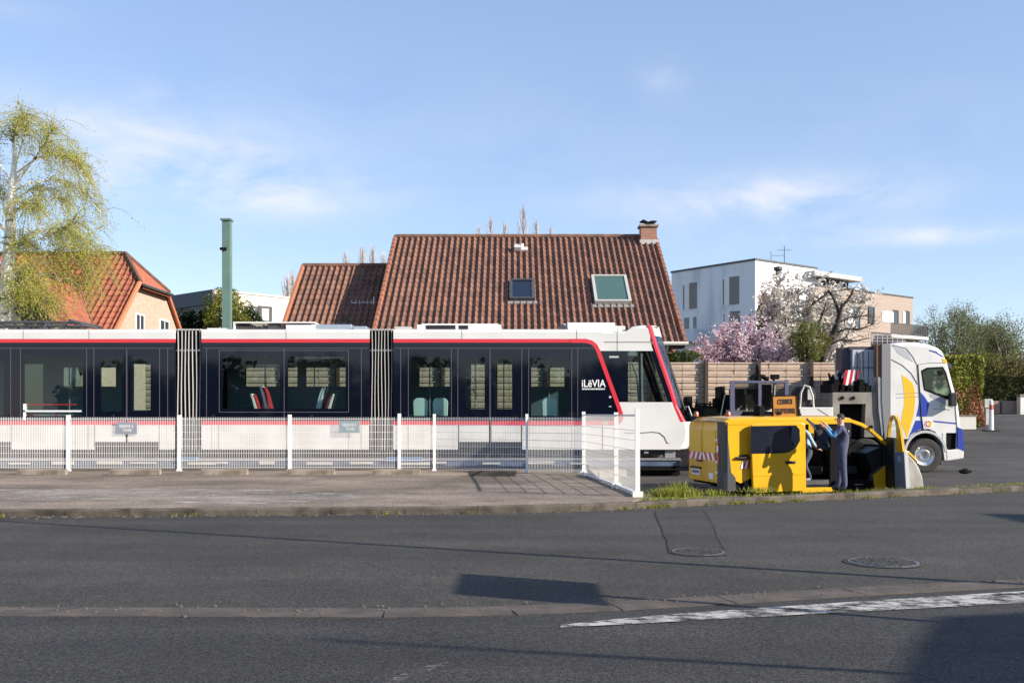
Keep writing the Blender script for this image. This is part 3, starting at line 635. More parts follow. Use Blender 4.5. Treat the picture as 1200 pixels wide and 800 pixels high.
def win2(px0, px1, py0, py1, m, nm='window'):
    x0, zt_ = P2(px0, py0); x1, zb_ = P2(px1, py1); g = MB(); g.box(x0, x1, -.02, .10, zb_, zt_); f = g.build(nm, m, apt)
    if nm == 'window':
        g = MB(); t_ = .06; g.box(x0 - t_, x0, -.05, .08, zb_, zt_); g.box(x1, x1 + t_, -.05, .08, zb_, zt_); g.box(x0 - t_, x1 + t_, -.05, .08, zt_, zt_ + t_); g.box(x0 - t_, x1 + t_, -.09, .08, zb_ - t_, zb_); g.build('frame', WINF, f)
for a in ((980, 986, 357, 390), (1002, 1007, 360, 385), (1018, 1024, 360, 378), (1047.5, 1052, 364, 378), (1061.5, 1065, 365, 379), (915, 922, 356, 380), (900, 907, 354, 381), (935, 944, 357, 383)): win2(*a, HGL)
for a in ((993, 1001.5, 362, 385), (1034, 1047, 364, 378), (1058, 1061.3, 365, 379)): win2(*a, WINW, 'shutter')
win2(904, 907.5, 319, 340, WINW, 'terrace_door')
x0, zt_ = P2(1027, 380); x1, zb_ = P2(1071, 396)
g = MB(); g.box(x0, x1, -1.3, 0.02, zb_ - .25, zb_); g.build('balcony', LGREY, apt)
g = MB(); 
for i in range(40): xx = x0 + (x1 - x0 - .04) * i / 39; g.box(xx, xx + .035, -1.29, -1.25, zb_, zt_)
for i in range(8): g.box(x1 - .04, x1, -1.25 + i * .16, -1.22 + i * .16, zb_, zt_)
g.box(x0, x1, -1.30, -1.24, zt_, zt_ + .06); g.box(x0, x1, -1.285, -1.255, zb_ + .1, zb_ + .14); g.build('railing', DGREY, apt)
flue = at(919, 330, 66)
t = thing('flue_pipe', 'dark vertical flue pipe with a cap in front of the white wall', 'pipe', (flue.x, 67.5, 0))
zf = Z_(313, 67.5); g = MB(); g.tube([(0, 0, 0), (0, 0, zf - .3)], .16, 10); g.build('pipe', DGREY, t); g = MB(); g.ring((0, 0, 0), [(.17, zf - .3), (.30, zf - .2), (.30, zf), (.02, zf + .05)], 'z', 12); g.build('cap', DGREY, t)
t = thing('roof_aerial', 'thin aerial mast on the flat roof of the white building', 'antenna', (C.x + 3.2, C.y + 4.2, zt + .1))
g = MB(); g.tube([(0, 0, 0), (0, 0, 1.6)], .03, 5); g.tube([(-.5, 0, 1.3), (.5, 0, 1.3)], .015, 4); g.tube([(-1.0, 0, 0), (-1.0, 0, 1.2)], .02, 4); g.tube([(-.95, 0, .9), (-.05, 0, .9)], .015, 4); g.build('mast', DGREY, t)

# modern block behind on the left
C3 = at(251, 341, 60.0); a4 = math.atan2(.74, .67); Q1 = Plane(C3.x, C3.y, a4 + math.pi / 2); Q2 = Plane(C3.x, C3.y, a4)
mb_ = rot_thing('flat_roofed_building', 'flat roofed modern building with dark cladding behind the green pylon', 'building', C3.x, C3.y, a4)
l1 = Q1(196, 350)[0]; l2 = Q2(352, 352)[0]; z1 = C3.z; zb3 = Q1(242, 357)[1]
g = MB(); g.box(.02, l2, 0.02, l1, 0, z1); g.build('wall', RENDERC, mb_)
g = MB(); g.box(-.12, .01, 0, l1, zb3, z1 + .1); g.build('cladding', SLATE, mb_)
g = MB(); g.box(0, l2, -.04, .2, z1 + .01, z1 + .12); g.build('parapet_cap', LGREY, mb_)
g = MB(); g.box(-.03, .01, .3, l1, 3.2, zb3 - .01); f = g.build('window', WINF, mb_)
for i in range(5):
    g = MB(); g.box(-.05, -.02, .6 + i * 1.0, 1.2 + i * 1.0, 3.3, zb3 - .25); g.build('pane', CURT if i % 2 else HGL, f)
for a, b in ((288, 302), (304, 317)):
    x0, zt_ = Q2(a, 360); x1, zb_ = Q2(b, 378); g = MB(); g.box(x0 - .1, x1 + .1, -.03, .03, zb_, zt_ + .1); f = g.build('window', WINF, mb_); g = MB(); g.box(x0 + .15, x1 - .15, -.05, -.02, zb_ + .1, zt_ - .05); g.build('pane', CURT, f)

# catenary pylon
pyl = thing('green_pylon', 'pale green steel pylon rising behind the tram', 'pylon', (X_(266.5, 33.3), 33.3, 0))
PG = mat('pylon_green', (.12, .20, .165), .5, c2=(.10, .165, .135), scale=2); zt_ = Z_(259, 33.3)
g = MB(); g.box(-.145, .125, -.13, .13, 0, zt_); o_ = g.build('post', PG, pyl)
g = MB(); g.box(-.19, .16, -.18, .18, zt_ + .002, zt_ + .06); g.build('cap', PG, pyl)
g = MB(); g.box(-.2, .02, -.20, -.145, Z_(294, 33.3), Z_(291, 33.3)); g.cyl((-.12, -.24, Z_(292.5, 33.3)), .045, .1, 'y', 8); g.build('bracket', BLKM, pyl)

# beige plank fence behind the tram
BEIGE = mat('beige_planks', (.58, .44, .34), .85, c2=(.49, .37, .28), scale=2.5, bump=.3)
FY = 35.3; ztop = Z_(424.5, FY)
pf = thing('plank_fence', 'tall beige plank fence with dark posts between the houses and the yard', 'fence', (0, FY, 0))
g = MB(); rh = 7.3 / F * FY; row = 0; z = ztop
sp_ = 20.3 / F * FY
while z > .0:
    x = -13 + (row % 1) * .3
    while x < 13.5:
        jj = random.uniform(-.012, .012); g.box(x + .006, x + sp_ - .006, .0 + jj, .03 + jj, z - rh + .018, z); g.box(x + .006, x + sp_ - .006, -.03 + jj, -.001 + jj, z - .05, z - .02)
        x += sp_
    z -= rh; row += 1
g.build('planks', BEIGE, pf)
g = MB(); g.box(-13, 13.5, .035, .06, 0, ztop - .02); g.build('backing', WOODD, pf)
for px in list(range(827, 1010, 62))[:3] + []: pass
x = X_(827, FY) - 8 * (62 / F * FY)
for i in range(13):
    g = MB(); xx = X_(827, FY) + (i - 9) * 61.5 / F * FY; g.box(xx - .06, xx + .06, -.14, -.04, 0, ztop + .06)
    for k in range(9): zk = ztop - .1 - k * rh; g.box(xx - .16, xx - .06, -.12, -.06, zk - .04, zk)
    g.build('post', WOODD, pf)
# ------------------------------------------------------------------ tram
TY = 29.8; TW = 2.6
tram = thing('tram', 'white, black and red articulated tram standing behind the mesh fence', 'tram', (X_(520, TY), TY, 0))
TX0 = X_(520, TY)
tx = lambda px: X_(px, TY) - TX0
tz = lambda py: Z_(py, TY)
def tb(g, px0, px1, py0, py1, y0, y1): return g.box(tx(px0), tx(px1), y0, y1, tz(py1), tz(py0))
LINING = mat('lining_grey', (.26, .32, .34), .5)
def car(name, a, b, doors, wins, lines, nose=False):
    e = b
    # shell: roof, cantrails, floor, lower panels
    g = MB(); W = TW
    zt, zc = tz(385.5), tz(397)
    prof = [(0, zc), (0, tz(389)), (.05, tz(386.5)), (.22, tz(385)), (W - .22, tz(385)), (W - .05, tz(386.5)), (W, tz(389)), (W, zc), (W - .06, zc), (W - .10, tz(391)), (.10, tz(391)), (.06, zc)]
    seams = [a] + [p for p in lines if p > 0] + [b]
    n = len(prof)
    rows = [[(tx(x), p[0], p[1]) for p in prof] for x in (a, b)]
    g.loft(rows, close=True); g.add([rows[0][i] for i in range(n)], [tuple(range(n))]); g.add([rows[1][i] for i in range(n)], [tuple(range(n))])
    body = g.build('roof_shell', WHITE, tram, smooth=False)
    x = a
    for d0, d1 in doors + [(b, b)]:
        if d0 > x:
            for y0 in (0, W - .05): g = MB(); tb(g, x, d0 - .7, 498, 526.5, y0, y0 + .05); g.build('lower_panel', WHITEL, tram)
        x = d1 + .7
    g = MB(); tb(g, a, b, 519, 524, .06, W - .06); tb(g, a, b, 490.5, 498, .055, .065)
    tb(g, a, a + 2, 390, 519, .06, .25); tb(g, b - 2, b, 390, 519, .06, .25); tb(g, a, a + 2, 390, 519, W - .25, W - .06); tb(g, b - 2, b, 390, 519, W - .25, W - .06)
    g.build('underframe', BLK, tram)
    g = MB(); tb(g, a, b, 397, 401.3, -.004, .06); tb(g, a, b, 493, 498, -.004, .05); tb(g, a, b, 397, 401.3, W - .06, W + .004); tb(g, a, b, 493, 498, W - .05, W + .004); g.build('red_stripe', RED, tram)
    # black band with openings
    g = MB(); allw = sorted([(w_[0], w_[1], w_[2], w_[3]) for w_ in wins])
    for y0, y1 in ((0, .03), (W - .03, W)):
        x = a; g = MB()
        for w0, w1, q0, q1 in allw:
            if w0 > x: tb(g, x, w0, 401.3, 493, y0, y1)
            tb(g, w0, w1, 401.3, q0, y0, y1); tb(g, w0, w1, q1, 493, y0, y1); x = w1
        tb(g, x, b, 401.3, 493, y0, y1); g.build('window_band', BLACKG, tram)
    g = MB(); x = a + 2
    for w0, w1, q0, q1 in allw:
        k0, k1 = (426, 450) if w1 - w0 > 40 else (421, 480)
        tb(g, x, w0 + 1, 409, 514, W - .05, W - .032); tb(g, w0 + 1, w1 - 1, 409, k0, W - .05, W - .032); tb(g, w0 + 1, w1 - 1, k1, 514, W - .05, W - .032); x = w1 - 1
    tb(g, x, b - 2, 409, 514, W - .05, W - .032); g.build('inner_lining', LINING, tram)
    for w0, w1, q0, q1 in allw:
        for y0 in (.004, W - .012): g = MB(); tb(g, w0, w1, q0, q1, y0, y0 + .008); g.build('window', GLS, tram)
    g = MB(); 
    for l_ in lines: tb(g, l_ - .35, l_ + .35, 408, 492.5, -.006, .0)
    tb(g, a + 2, b - 2, 407.6, 408.3, -.005, .0)
    g.build('pillar_trim', LINE, tram)
    return body
def door(d0, d1, cut=None):
    g = MB(); m = (d0 + d1) / 2
    tb(g, d0 + .3, m - 1.6, 498.2, 517.5, -.008, .045); tb(g, m + 1.6, d1 - .3, 498.2, 517.5, -.008, .045); o = g.build('door', WHITEL, tram)
    g = MB(); tb(g, m - 1.2, m + 1.2, 405, 517, -.004, .03); tb(g, d0 + .4, d1 - .4, 519, 523, .0, .04); g.build('door_seal', BLK, o)
    g = MB(); tb(g, m - .5, m + .5, 410, 492, -.010, -.004); tb(g, m - 2.6, m - 1.8, 425, 486, -.03, -.008) if False else None; g.build('door_trim', LINE, o)
car('a', -140, 205, [(-62, 12.6), (111, 186)], [(-120, -80, 417, 487), (-28, 4.5, 420, 487), (28.5, 97, 417.5, 487), (118, 143, 418, 482), (154, 176.5, 418, 482)], [24, 101.5, 110, 148.5, 187, 196.5, 12.5])
car('b', 236, 433, [], [(261, 328, 417.5, 478.5), (337.5, 405, 417.5, 478.5)], [242, 333, 423.5])
g = MB()
for q in ((256.6, 408.8, 410.2, 410.9), (256.6, 408.8, 482.3, 483), (256.6, 257.3, 410.9, 482.3), (408.1, 408.8, 410.9, 482.3)): tb(g, *q, -.007, 0)
g.build('window_trim', LINE, tram)
car('c', 461, 706, [(537.5, 611)], [(481.5, 527, 418, 487), (547, 568, 418, 479), (580.5, 601, 418, 479), (622.5, 667.5, 419, 487)], [469.5, 478.5, 529, 536.5, 574.2, 611.5, 619.5, 670, 677])
for d in ((-62, 12.6), (111, 186), (537.5, 611)): door(*d)
# bellows
for a, b in ((205, 236), (433, 461)):
    g = MB(); tb(g, a, b, 387, 527, .16, TW - .16); o = g.build('bellows', BLKM, tram)
    g = MB(); n = 7
    for i in range(n):
        x = a + 2.5 + (b - a - 5) * i / (n - 1)
        wv = [tx(x) + .012 * math.sin(k * .9 + i) for k in range(8)]
        zs = [tz(385 + 142 * k / 7) for k in range(8)]
        g.loft([[(wv[k] - .014, .16, zs[k]), (wv[k] - .006, .05, zs[k]), (wv[k] + .006, .05, zs[k]), (wv[k] + .014, .16, zs[k])] for k in range(8)])
        g.box(tx(x) - .03, tx(x) + .03, .05, TW - .05, tz(387), tz(385))
    g.build('bellows_rib', mat('bellows_light', (.42, .41, .40), .7), o)

# cab: side skin with nose
W = TW
nose = [(762, 381), (765.5, 393), (770, 407), (778, 430), (786.5, 455), (793, 476), (802, 494), (804, 506), (802, 517), (797, 526)]
def nx(i, t):  # bulge in plan: the middle stands further forward
    u = abs(2 * t - 1); return tx(nose[i][0]) + (1 - u ** 2.6) * .42
ts = [0, .03, .10, .22, .36, .5, .64, .78, .90, .97, 1]
def ty_(t): return W * t
# glass windscreen (rows 0..5) and lower front (rows 5..9)
rows = [[(nx(i, t), ty_(t), tz(nose[i][1])) for t in ts[1:-1]] for i in range(0, 7)]
g = MB(); g.loft(rows[1:]); g.build('windscreen', glass('windscreen_glass', (.25, .32, .33), 2.3), tram, smooth=True)
g = MB(); g.loft([[(nx(i, t), ty_(t), tz(nose[i][1])) for t in ts] for i in range(6, 10)]); g.build('front_panel', WHITE, tram, smooth=True)
# red A pillar following the edge
def redp(y, w0):
    g = MB(); rr = []
    for i in range(0, 7):
        x = tx(nose[i][0]); d = .085 if i < 6 else .12; yy = 0 if y == 0 else W; s_ = 1 if y == 0 else -1
        rr.append([(x - d, yy - .004 * s_, tz(nose[i][1])), (x - .02, yy - .004 * s_, tz(nose[i][1])), (nx(i, .03) , yy + .09 * s_, tz(nose[i][1])), (nx(i, .03) - .05, yy + .14 * s_, tz(nose[i][1])), (x - d, yy + .05 * s_, tz(nose[i][1]))])
    g.loft(rr, close=True); g.build('red_pillar' if y == 0 else 'black_pillar', RED if y == 0 else BLK, tram)
redp(0, 0); redp(1, 0)
# cab roof
g = MB(); rr = []
topl = [(706, 386.5), (735, 386.5), (742, 381.5), (755, 380), (762, 381)]
for px, py in topl:
    rr.append([(tx(px), 0, tz(401.3)), (tx(px), 0, tz(py + 4)), (tx(px), .06, tz(py + 1)), (tx(px), .25, tz(py)), (tx(px), W - .25, tz(py)), (tx(px), W - .06, tz(py + 1)), (tx(px), W, tz(py + 4)), (tx(px), W, tz(401.3))])
rr.append([(nx(0, 0) + .0, 0, tz(401.3)), (nx(0, 0), 0, tz(384)), (nx(0, .03), .06, tz(382.5)), (nx(0, .22), .25, tz(382)), (nx(0, .78), W - .25, tz(382)), (nx(0, .97), W - .06, tz(382.5)), (nx(0, 1), W, tz(384)), (nx(0, 1), W, tz(401.3))])
g.loft(rr); g.loft([[(nx(i, t), ty_(t), tz(nose[i][1])) for t in ts[1:-1]] for i in (0, 1)]); g.build('cab_roof', WHITE, tram, smooth=True)
# cab side skin: white above window, window, white below
wl = [(703, 411), (761.5, 411), (781.5, 471), (724, 471)]
def sidepoly(pts, m, y, th_=.03, name='cab_panel', parent=None):
    g = MB(); g.prism([(tx(a), tz(b)) for a, b in pts], y, y + th_); return g.build(name, m, parent or tram)
for y in (0, W - .03):
    s_ = .0
    sidepoly([(697, 400.5), (764 - 2, 400.5), (765.5, 411), (703, 411)], WHITE, y, name='cab_panel')
    sidepoly([(724.5, 471), (790, 471), (793, 476), (802, 494), (804, 506), (802, 517), (797, 526.5), (706.7, 526.5), (706.7, 498), (729, 498), (729, 486)], WHITE, y, name='cab_panel')
    sidepoly([(762, 411), (767.5, 411), (789, 472), (783, 471.5)], BLACKG, y + .002, .025, name='cab_window_edge')
# black areas round the cab window + logo panel
sidepoly([(706.7 - .2, 401.4), (706, 401.4), (706, 401.6)], BLACKG, .0)
for y, th_ in ((0.0, .028), (W - .028, .028)):
    sidepoly([(706, 411), (736, 411), (736, 471), (724, 471), (724, 493), (706, 493)], BLACKG, y, th_, 'cab_window_band')
    g = MB(); g.prism([(tx(a), tz(b)) for a, b in ((736, 411), (762, 411), (782.5, 471), (736, 471))], y + .008, y + .016); g.build('window', GLS, tram)
# red diagonal over the band
dg = [(668, 399.2), (686, 399.3), (693, 401), (698, 405), (701, 411), (712, 441), (722, 468), (727.5, 484), (728.2, 489), (726, 493), (720, 495.3), (712, 495.5)]
g = MB(); rr = []
for i, (a, b) in enumerate(dg):
    p0 = dg[max(0, i - 1)]; p1 = dg[min(len(dg) - 1, i + 1)]; dx, dy = p1[0] - p0[0], p1[1] - p0[1]; l_ = math.hypot(dx, dy); nx_, ny_ = -dy / l_ * 2.4, dx / l_ * 2.4
    rr.append([(tx(a + nx_), -.012, tz(b + ny_)), (tx(a - nx_), -.012, tz(b - ny_)), (tx(a - nx_), .0, tz(b - ny_)), (tx(a + nx_), .0, tz(b + ny_))])
g.loft(rr, close=True); g.build('red_stripe', RED, tram)
# white skin covering the band beyond the diagonal at the top right
g = MB(); g.prism([(tx(a), tz(b)) for a, b in ((688, 396.5), (707, 396.5), (707, 411), (703.5, 411), (700, 404), (695, 400), (688, 397.3))], -.006, 0); g.build('cab_panel', WHITE, tram)
g = MB(); g.prism([(tx(a), tz(b)) for a, b in ((729.5, 488), (731.5, 499), (706, 499), (706, 498.2), (722, 498.2), (728, 495), (730.2, 491))], -.003, 0); g.build('cab_panel', WHITE, tram)
# writing
lo = text('lettering', 'iLëVIA', .31, LETW, tram, (tx(695.5), -.014, tz(449.5)), width=28 / F * TY, bold=.004)
g = MB(); random.seed(3); x = 682
while x < 709: w_ = random.uniform(.7, 1.8); tb(g, x, x + w_, 454.8, 456.4, -.008, 0); x += w_ + .5
g.build('lettering', LETW, tram)
g = MB(); tb(g, 714, 725, 417, 419.2, -.008, -.001); tb(g, 713.5, 716.5, 475.5, 476.7, -.008, -.001); g.cyl((tx(715), -.01, tz(465)), .04, .012, 'y', 8); g.build('door_button', LETG, tram)
g = MB(); 
for q in ((675.5, 676.1, 386, 397), (723, 723.6, 383, 411), (541, 541.5, 386, 397), (27, 27.5, 386, 397), (104, 104.5, 386, 397), (335, 335.5, 386, 397), (669.5, 670, 498.5, 526), (478, 478.4, 498.5, 526), (531, 531.4, 498.5, 526), (248, 248.5, 498.5, 526), (256, 256.4, 498.5, 526), (408, 408.4, 498.5, 526), (423, 423.4, 498.5, 526), (88, 88.4, 498.5, 526), (103, 103.4, 498.5, 526), (196, 196.4, 498.5, 526)): g = MB(); tb(g, *q, -.003, .0); g.build('panel_seam', LINE, tram)
g = MB(); ar = [(750, 507), (765, 506), (773, 507), (779, 512), (782, 519), (784, 519)]
g.tube([(tx(a), -.004, tz(b)) for a, b in ar], .012, 5); g.tube([(tx(732), -.004, tz(507)), (tx(750), -.004, tz(507))], .012, 5); g.build('panel_seam', LINE, tram)
g = MB(); tb(g, 730, 792, 526, 533, .15, TW - .15); tb(g, 745, 797, 519, 529, .5, TW - .3); g.build('front_skirt', BLK, tram)
# interior
g = MB(); g.box(tx(-140), tx(740), .07, TW - .07, tz(517.5), tz(514)); g.build('floor', DGREY, tram)
g = MB(); g.box(tx(-140), tx(740), .12, TW - .12, tz(411), tz(409)); g.build('ceiling', mat('tram_ceiling', (.55, .55, .54), .6), tram)
g = MB(); g.box(tx(733), tx(734), .1, 1.0, tz(515), tz(411)); g.box(tx(733), tx(734), 1.7, TW - .1, tz(515), tz(411)); g.box(tx(755), tx(785), .3, TW - .3, tz(500), tz(474)); g.build('cab_console', BLK, tram)
g = MB(); g.tube([(tx(751), .5, tz(470)), (tx(749), .5, tz(440)), (tx(743), .5, tz(424))], .03, 6); g.tube([(tx(756), .9, tz(473)), (tx(755), .9, tz(412))], .07, 6); g.tube([(tx(738), .6, tz(460)), (tx(752), .6, tz(460))], .02, 5); g.build('cab_rail', MGREY, tram)
SEATW = mat('seat_shell', (.75, .73, .70), .4); SEATR = mat('seat_red', (.42, .03, .04), .7); SEATG = mat('seat_green', (.62, .76, .72), .5)
for a in (309, 300, 372, 383):
    y = .55 if a in (309, 372) else .35
    d = 1 if a in (309, 300) else -1; tall = 0 if a in (309, 372) else 9
    base = [(-7 * d, 452 + tall, 1.0), (-6.2 * d, 455 + tall, 1.6), (-4.4 * d, 460 + tall, 1.9), (-2.8 * d, 466 + tall, 2.0), (-1.4 * d, 473 + tall * .7, 2.2), (.4 * d, 480, 2.5), (3.0 * d, 486, 3.2), (8 * d, 488.5, 2.6)]
    for nm_, off, sc__, m__, hw in (('seat', 0, 1.0, SEATW, .23), ('cushion', 3.0 * d, 1.15, SEATR if a != 372 else SEATG, .21)):
        L__ = [(a + p + off - w__ * sc__ * .8, q + (1.2 if off else 0)) for p, q, w__ in base]; R__ = [(a + p + off + w__ * sc__ * .8, q + (1.2 if off else 0)) for p, q, w__ in base]
        rows_ = []
        for (p, q), (p2, q2) in zip(L__, R__): rows_.append([(tx(p), y - hw, tz(q)), (tx(p2), y - hw, tz(q2)), (tx(p2), y + hw, tz(q2)), (tx(p), y + hw, tz(q))])
        g = MB(); g.loft(rows_, close=True); g.add(rows_[0], [(0, 1, 2, 3)]); g.add(rows_[-1], [(0, 1, 2, 3)])
        o = g.build(nm_, m__, tram if nm_ == 'seat' else o, bevel=.012)
for a, yy in ((482, .35), (505.5, .35), (635, .30)):
    g = MB(); x0, x1 = tx(a), tx(a + 19); zz1 = tz(466); zz0 = tz(493)
    pts = [(x0 + .03, zz0), (x1 - .03, zz0), (x1 - .01, zz1 - .12), (x1 - .06, zz1 - .03), (x1 - .14, zz1), (x0 + .14, zz1), (x0 + .06, zz1 - .03), (x0 + .01, zz1 - .12)]
    g.prism(pts, yy, yy + .07); g.build('seat', SEATG, tram, bevel=.02)
g = MB()
for a in (62, 80, 130, 165, 300, 360, 500, 556, 590, 645): g.tube([(tx(a), 1.1, tz(514)), (tx(a), 1.1, tz(411))], .02, 6)
g.tube([(tx(-100), 1.0, tz(424)), (tx(200), 1.0, tz(424))], .018, 5); g.build('grab_pole', MGREY, tram)
g = MB(); tb(g, 27.5, 95, 480.5, 482.5, -.02, .10); tb(g, 27.5, 30, 473, 492, -.02, .1); g.build('inner_rail', LETW, tram)
g = MB(); tb(g, 31, 88, 473, 474.6, .05, .12); tb(g, 35, 37, 483, 487, .05, .1); tb(g, 64, 66, 483, 487, .05, .1); g.build('red_rail', RED, tram)
g = MB(); tb(g, 38, 84, 484, 492, .06, .12); g.build('bench', LGREY, tram)
g = MB(); tb(g, 344, 400, 415, 419.5, .35, .40); tb(g, 286, 320, 424, 427, 1.4, 1.45); g.build('ceiling_lamp', LETW, tram)
# roof equipment
def rb(nm, m, *qs, parent=tram, bevel=0):
    g = MB()
    for px0, px1, py0, py1, y0, y1 in qs: tb(g, px0, px1, py0, py1, y0, y1)
    return g.build(nm, m, parent, bevel=bevel)
u = rb('roof_unit', WHITE, (487, 587, 379, 386.5, .35, 2.2), (492, 584, 377.5, 379, .45, 2.1), bevel=.03)
rb('vent', BLK, (498, 533, 379.8, 385, .34, .36), (537, 548, 380, 385, .34, .36), parent=u)
u = rb('roof_unit', WHITE, (665, 722, 376.5, 387, .35, 2.2), (722, 735, 380, 387, .5, 2.0), (660, 665, 377.5, 387, .4, 2.1), bevel=.03)
g = MB(); g.prism([(tx(651), tz(386.3)), (tx(660), tz(377.5)), (tx(668), tz(386.3))], .34, 2.1); g.prism([(tx(731), tz(386)), (tx(737), tz(384.5)), (tx(744), tz(380.5)), (tx(746), tz(382)), (tx(741), tz(386))], .20, .5); g.build('unit_end', DGREY, u)
rb('roof_unit', LGREY, (461.5, 480, 381.5, 386.5, .3, 1.2)); rb('roof_unit', ALU, (365, 410, 378.5, 386.5, .4, 2.1), (412, 428, 381, 386.5, .3, 1.6), bevel=.02)
u = rb('roof_unit', WHITE, (270, 366, 375.8, 377.4, .3, 2.2), (270, 272, 377.4, 386.5, .3, 2.2), (332, 366, 379, 386.5, .35, 2.2), (238, 268, 383, 386.5, .4, 1.6))
g = MB(); random.seed(5)
for i in range(22): x = 274 + i * 2.7; tb(g, x, x + 1.7, 379 + random.uniform(0, 2.5), 386, .38, .6)
tb(g, 310, 322, 378, 385, .36, .8); g.build('coil', DGREY, u)
# pantograph folded
pg = MB(); 
for y in (.5, 1.9):
    pg.tube([(tx(-60), y, tz(377)), (tx(20), y, tz(375.5)), (tx(84), y, tz(376.5)), (tx(88), y, tz(378))], .05, 6); pg.tube([(tx(-40), y, tz(381)), (tx(70), y, tz(379.5))], .035, 6)
    pg.tube([(tx(45), y, tz(376)), (tx(42), y, tz(384))], .05, 6)
for x in (-50, -10, 40, 84): pg.tube([(tx(x), .5, tz(377.5)), (tx(x), 1.9, tz(377.5))], .035, 6)
for x in (-30, 5, 20, 42): pg.box(tx(x) - .12, tx(x) + .12, .45, 1.95, tz(386), tz(381.5))
pg.tube([(tx(-20), .3, tz(375.2)), (tx(-20), 2.3, tz(375.2))], .04, 6); pg.tube([(tx(78), .2, tz(374.5)), (tx(78), 2.4, tz(374.5))], .04, 6)
pg.build('pantograph', DGREY, tram)
# bogies
for a in (60, 148, 345, 505, 650):
    g = MB(); tb(g, a - 32, a + 32, 529, 537, .3, .5); tb(g, a - 32, a + 32, 529, 537, 2.1, 2.3); tb(g, a - 8, a + 8, 527, 540, .25, 2.3); o = g.build('bogie', DGREY, tram)
    for x in (a - 20, a + 20):
        for yy in (.35, 2.1): g = MB(); g.ring((tx(x), yy, tz(536)), [(.01, 0), (.16, -.01), (.27, 0), (.30, .0), (.30, .14), (.01, .14)], 'y', 20); g.build('wheel', DGREY, o)

g = MB(); tb(g, -140, 742, 527, 540.5, .30, 2.3); g.build('underside_shade', BLKM, tram)  # black block added, its colour standing for the shade under the tram
# ------------------------------------------------------------------ low loader under the tram
tr = thing('low_loader_trailer', 'long blue-grey low loader trailer carrying the tram', 'trailer', (TX0, TY, 0))
g = MB(); 
for y in (.10, 2.30): tb(g, -60, 800, 539.2, 546, y, y + .15)
for a in range(-40, 800, 60): tb(g, a, a + 4, 540, 545, .25, 2.3)
g.build('beam', BLUEG, tr)
g = MB(); tb(g, -60, 798, 536.6, 539.1, .06, .24); tb(g, -60, 798, 536.6, 539.1, 2.32, 2.48); g.build('rail', ALU, tr)
g = MB(); tb(g, 796, 800.5, 540, 545, .02, 2.5); g.build('end_plate', BLK, tr)
def wheel_at(parent, x, y, z, r, w_, tyre=RUB, rim=ALU, nm='wheel', hub=True, side=-1):
    g = MB(); g.ring((x, y, z), [(r * .60, .0), (r * .62, -.02), (r * .78, -.03), (r * .95, -.02), (r, .02), (r, w_ - .02), (r * .95, w_), (r * .6, w_)], 'y', 36)
    t_ = g.build(nm, tyre, parent, smooth=True)
    g = MB(); g.ring((x, y, z), [(.001, .10), (r * .2, .10), (r * .22, .035), (r * .30, .03), (r * .45, .09), (r * .56, .06), (r * .61, -.01), (r * .63, .0), (r * .63, .05)], 'y', 36)
    if hub:
        for i in range(10): a = i * math.pi / 5; g.cyl((x + r * .26 * math.cos(a), y + .0, z + r * .26 * math.sin(a)), r * .03, .05, 'y', 6)
    g.build('rim', rim, t_, smooth=True); return t_
for a in (20, 46, 170, 196, 222, 246, 300, 326, 352, 580, 606, 632, 658):
    wheel_at(tr, tx(a), .28, .38, .32, .25, hub=False)
for x0, x1 in ((452, 495), (207, 230)):
    g = MB(); tb(g, x0, x1, 535.5, 540, .0, .2); g.build('tool_box', mat('box_blue', (.10, .19, .33), .5), tr)
random.seed(11)
for i in range(14):
    a = i * 50 + random.uniform(0, 20); b_ = random.uniform(12, 34); g = MB(); tb(g, a, a + b_, random.uniform(540, 542), random.uniform(543, 545), .02, .09); g.build('ramp_board', LGREY, tr)
g = MB(); tb(g, 700, 799, 546.2, 551, .12, 2.4); g.box(tx(735), tx(799), .3, 2.3, -.12, tz(551)); g.build('dolly_and_shade', BLKM, tr)  # black box for the dolly, also standing in for shade under the front
g = MB(); tb(g, 755, 760, 529, 531, .02, .1); tb(g, 780, 792, 527, 536, .1, .5); g.build('bracket', MGREY, tr)

# ------------------------------------------------------------------ mesh fence
fpx = [(-180, 28.3), (-50, 28.3), (80, 28.25), (210, 28.25), (339.5, 28.3), (468, 28.35), (509, 28.35), (617.5, 27.4), (684, 26.4), (722, 21.9), (747, 19.5)]
ptop = [1.70, 1.70, 1.70, 1.70, 1.71, 1.74, 1.73, 1.73, 1.79, 1.77, 1.84]
FP = [Vector((X_(p, y), y, 0)) for p, y in fpx]
fence = thing('mesh_fence', 'white welded mesh fence with posts in front of the tram', 'fence', (0, 28.2, .115))
O = Vector((0, 28.2, .115))
for i, p in enumerate(FP):
    g = MB(); w_ = .046 if i not in (6, 7) else .038; q = p - O; q.z = 0
    g.box(q.x - w_, q.x + w_, q.y - .04, q.y + .04, 0, ptop[i] - .115); g.box(q.x - w_ - .02, q.x + w_ + .02, q.y - .05, q.y + .05, 0, .05)
    if i >= 8: g.box(q.x - .1, q.x + .1, q.y - .09, q.y + .09, 0, .10)
    g.build('post', POST, fence)
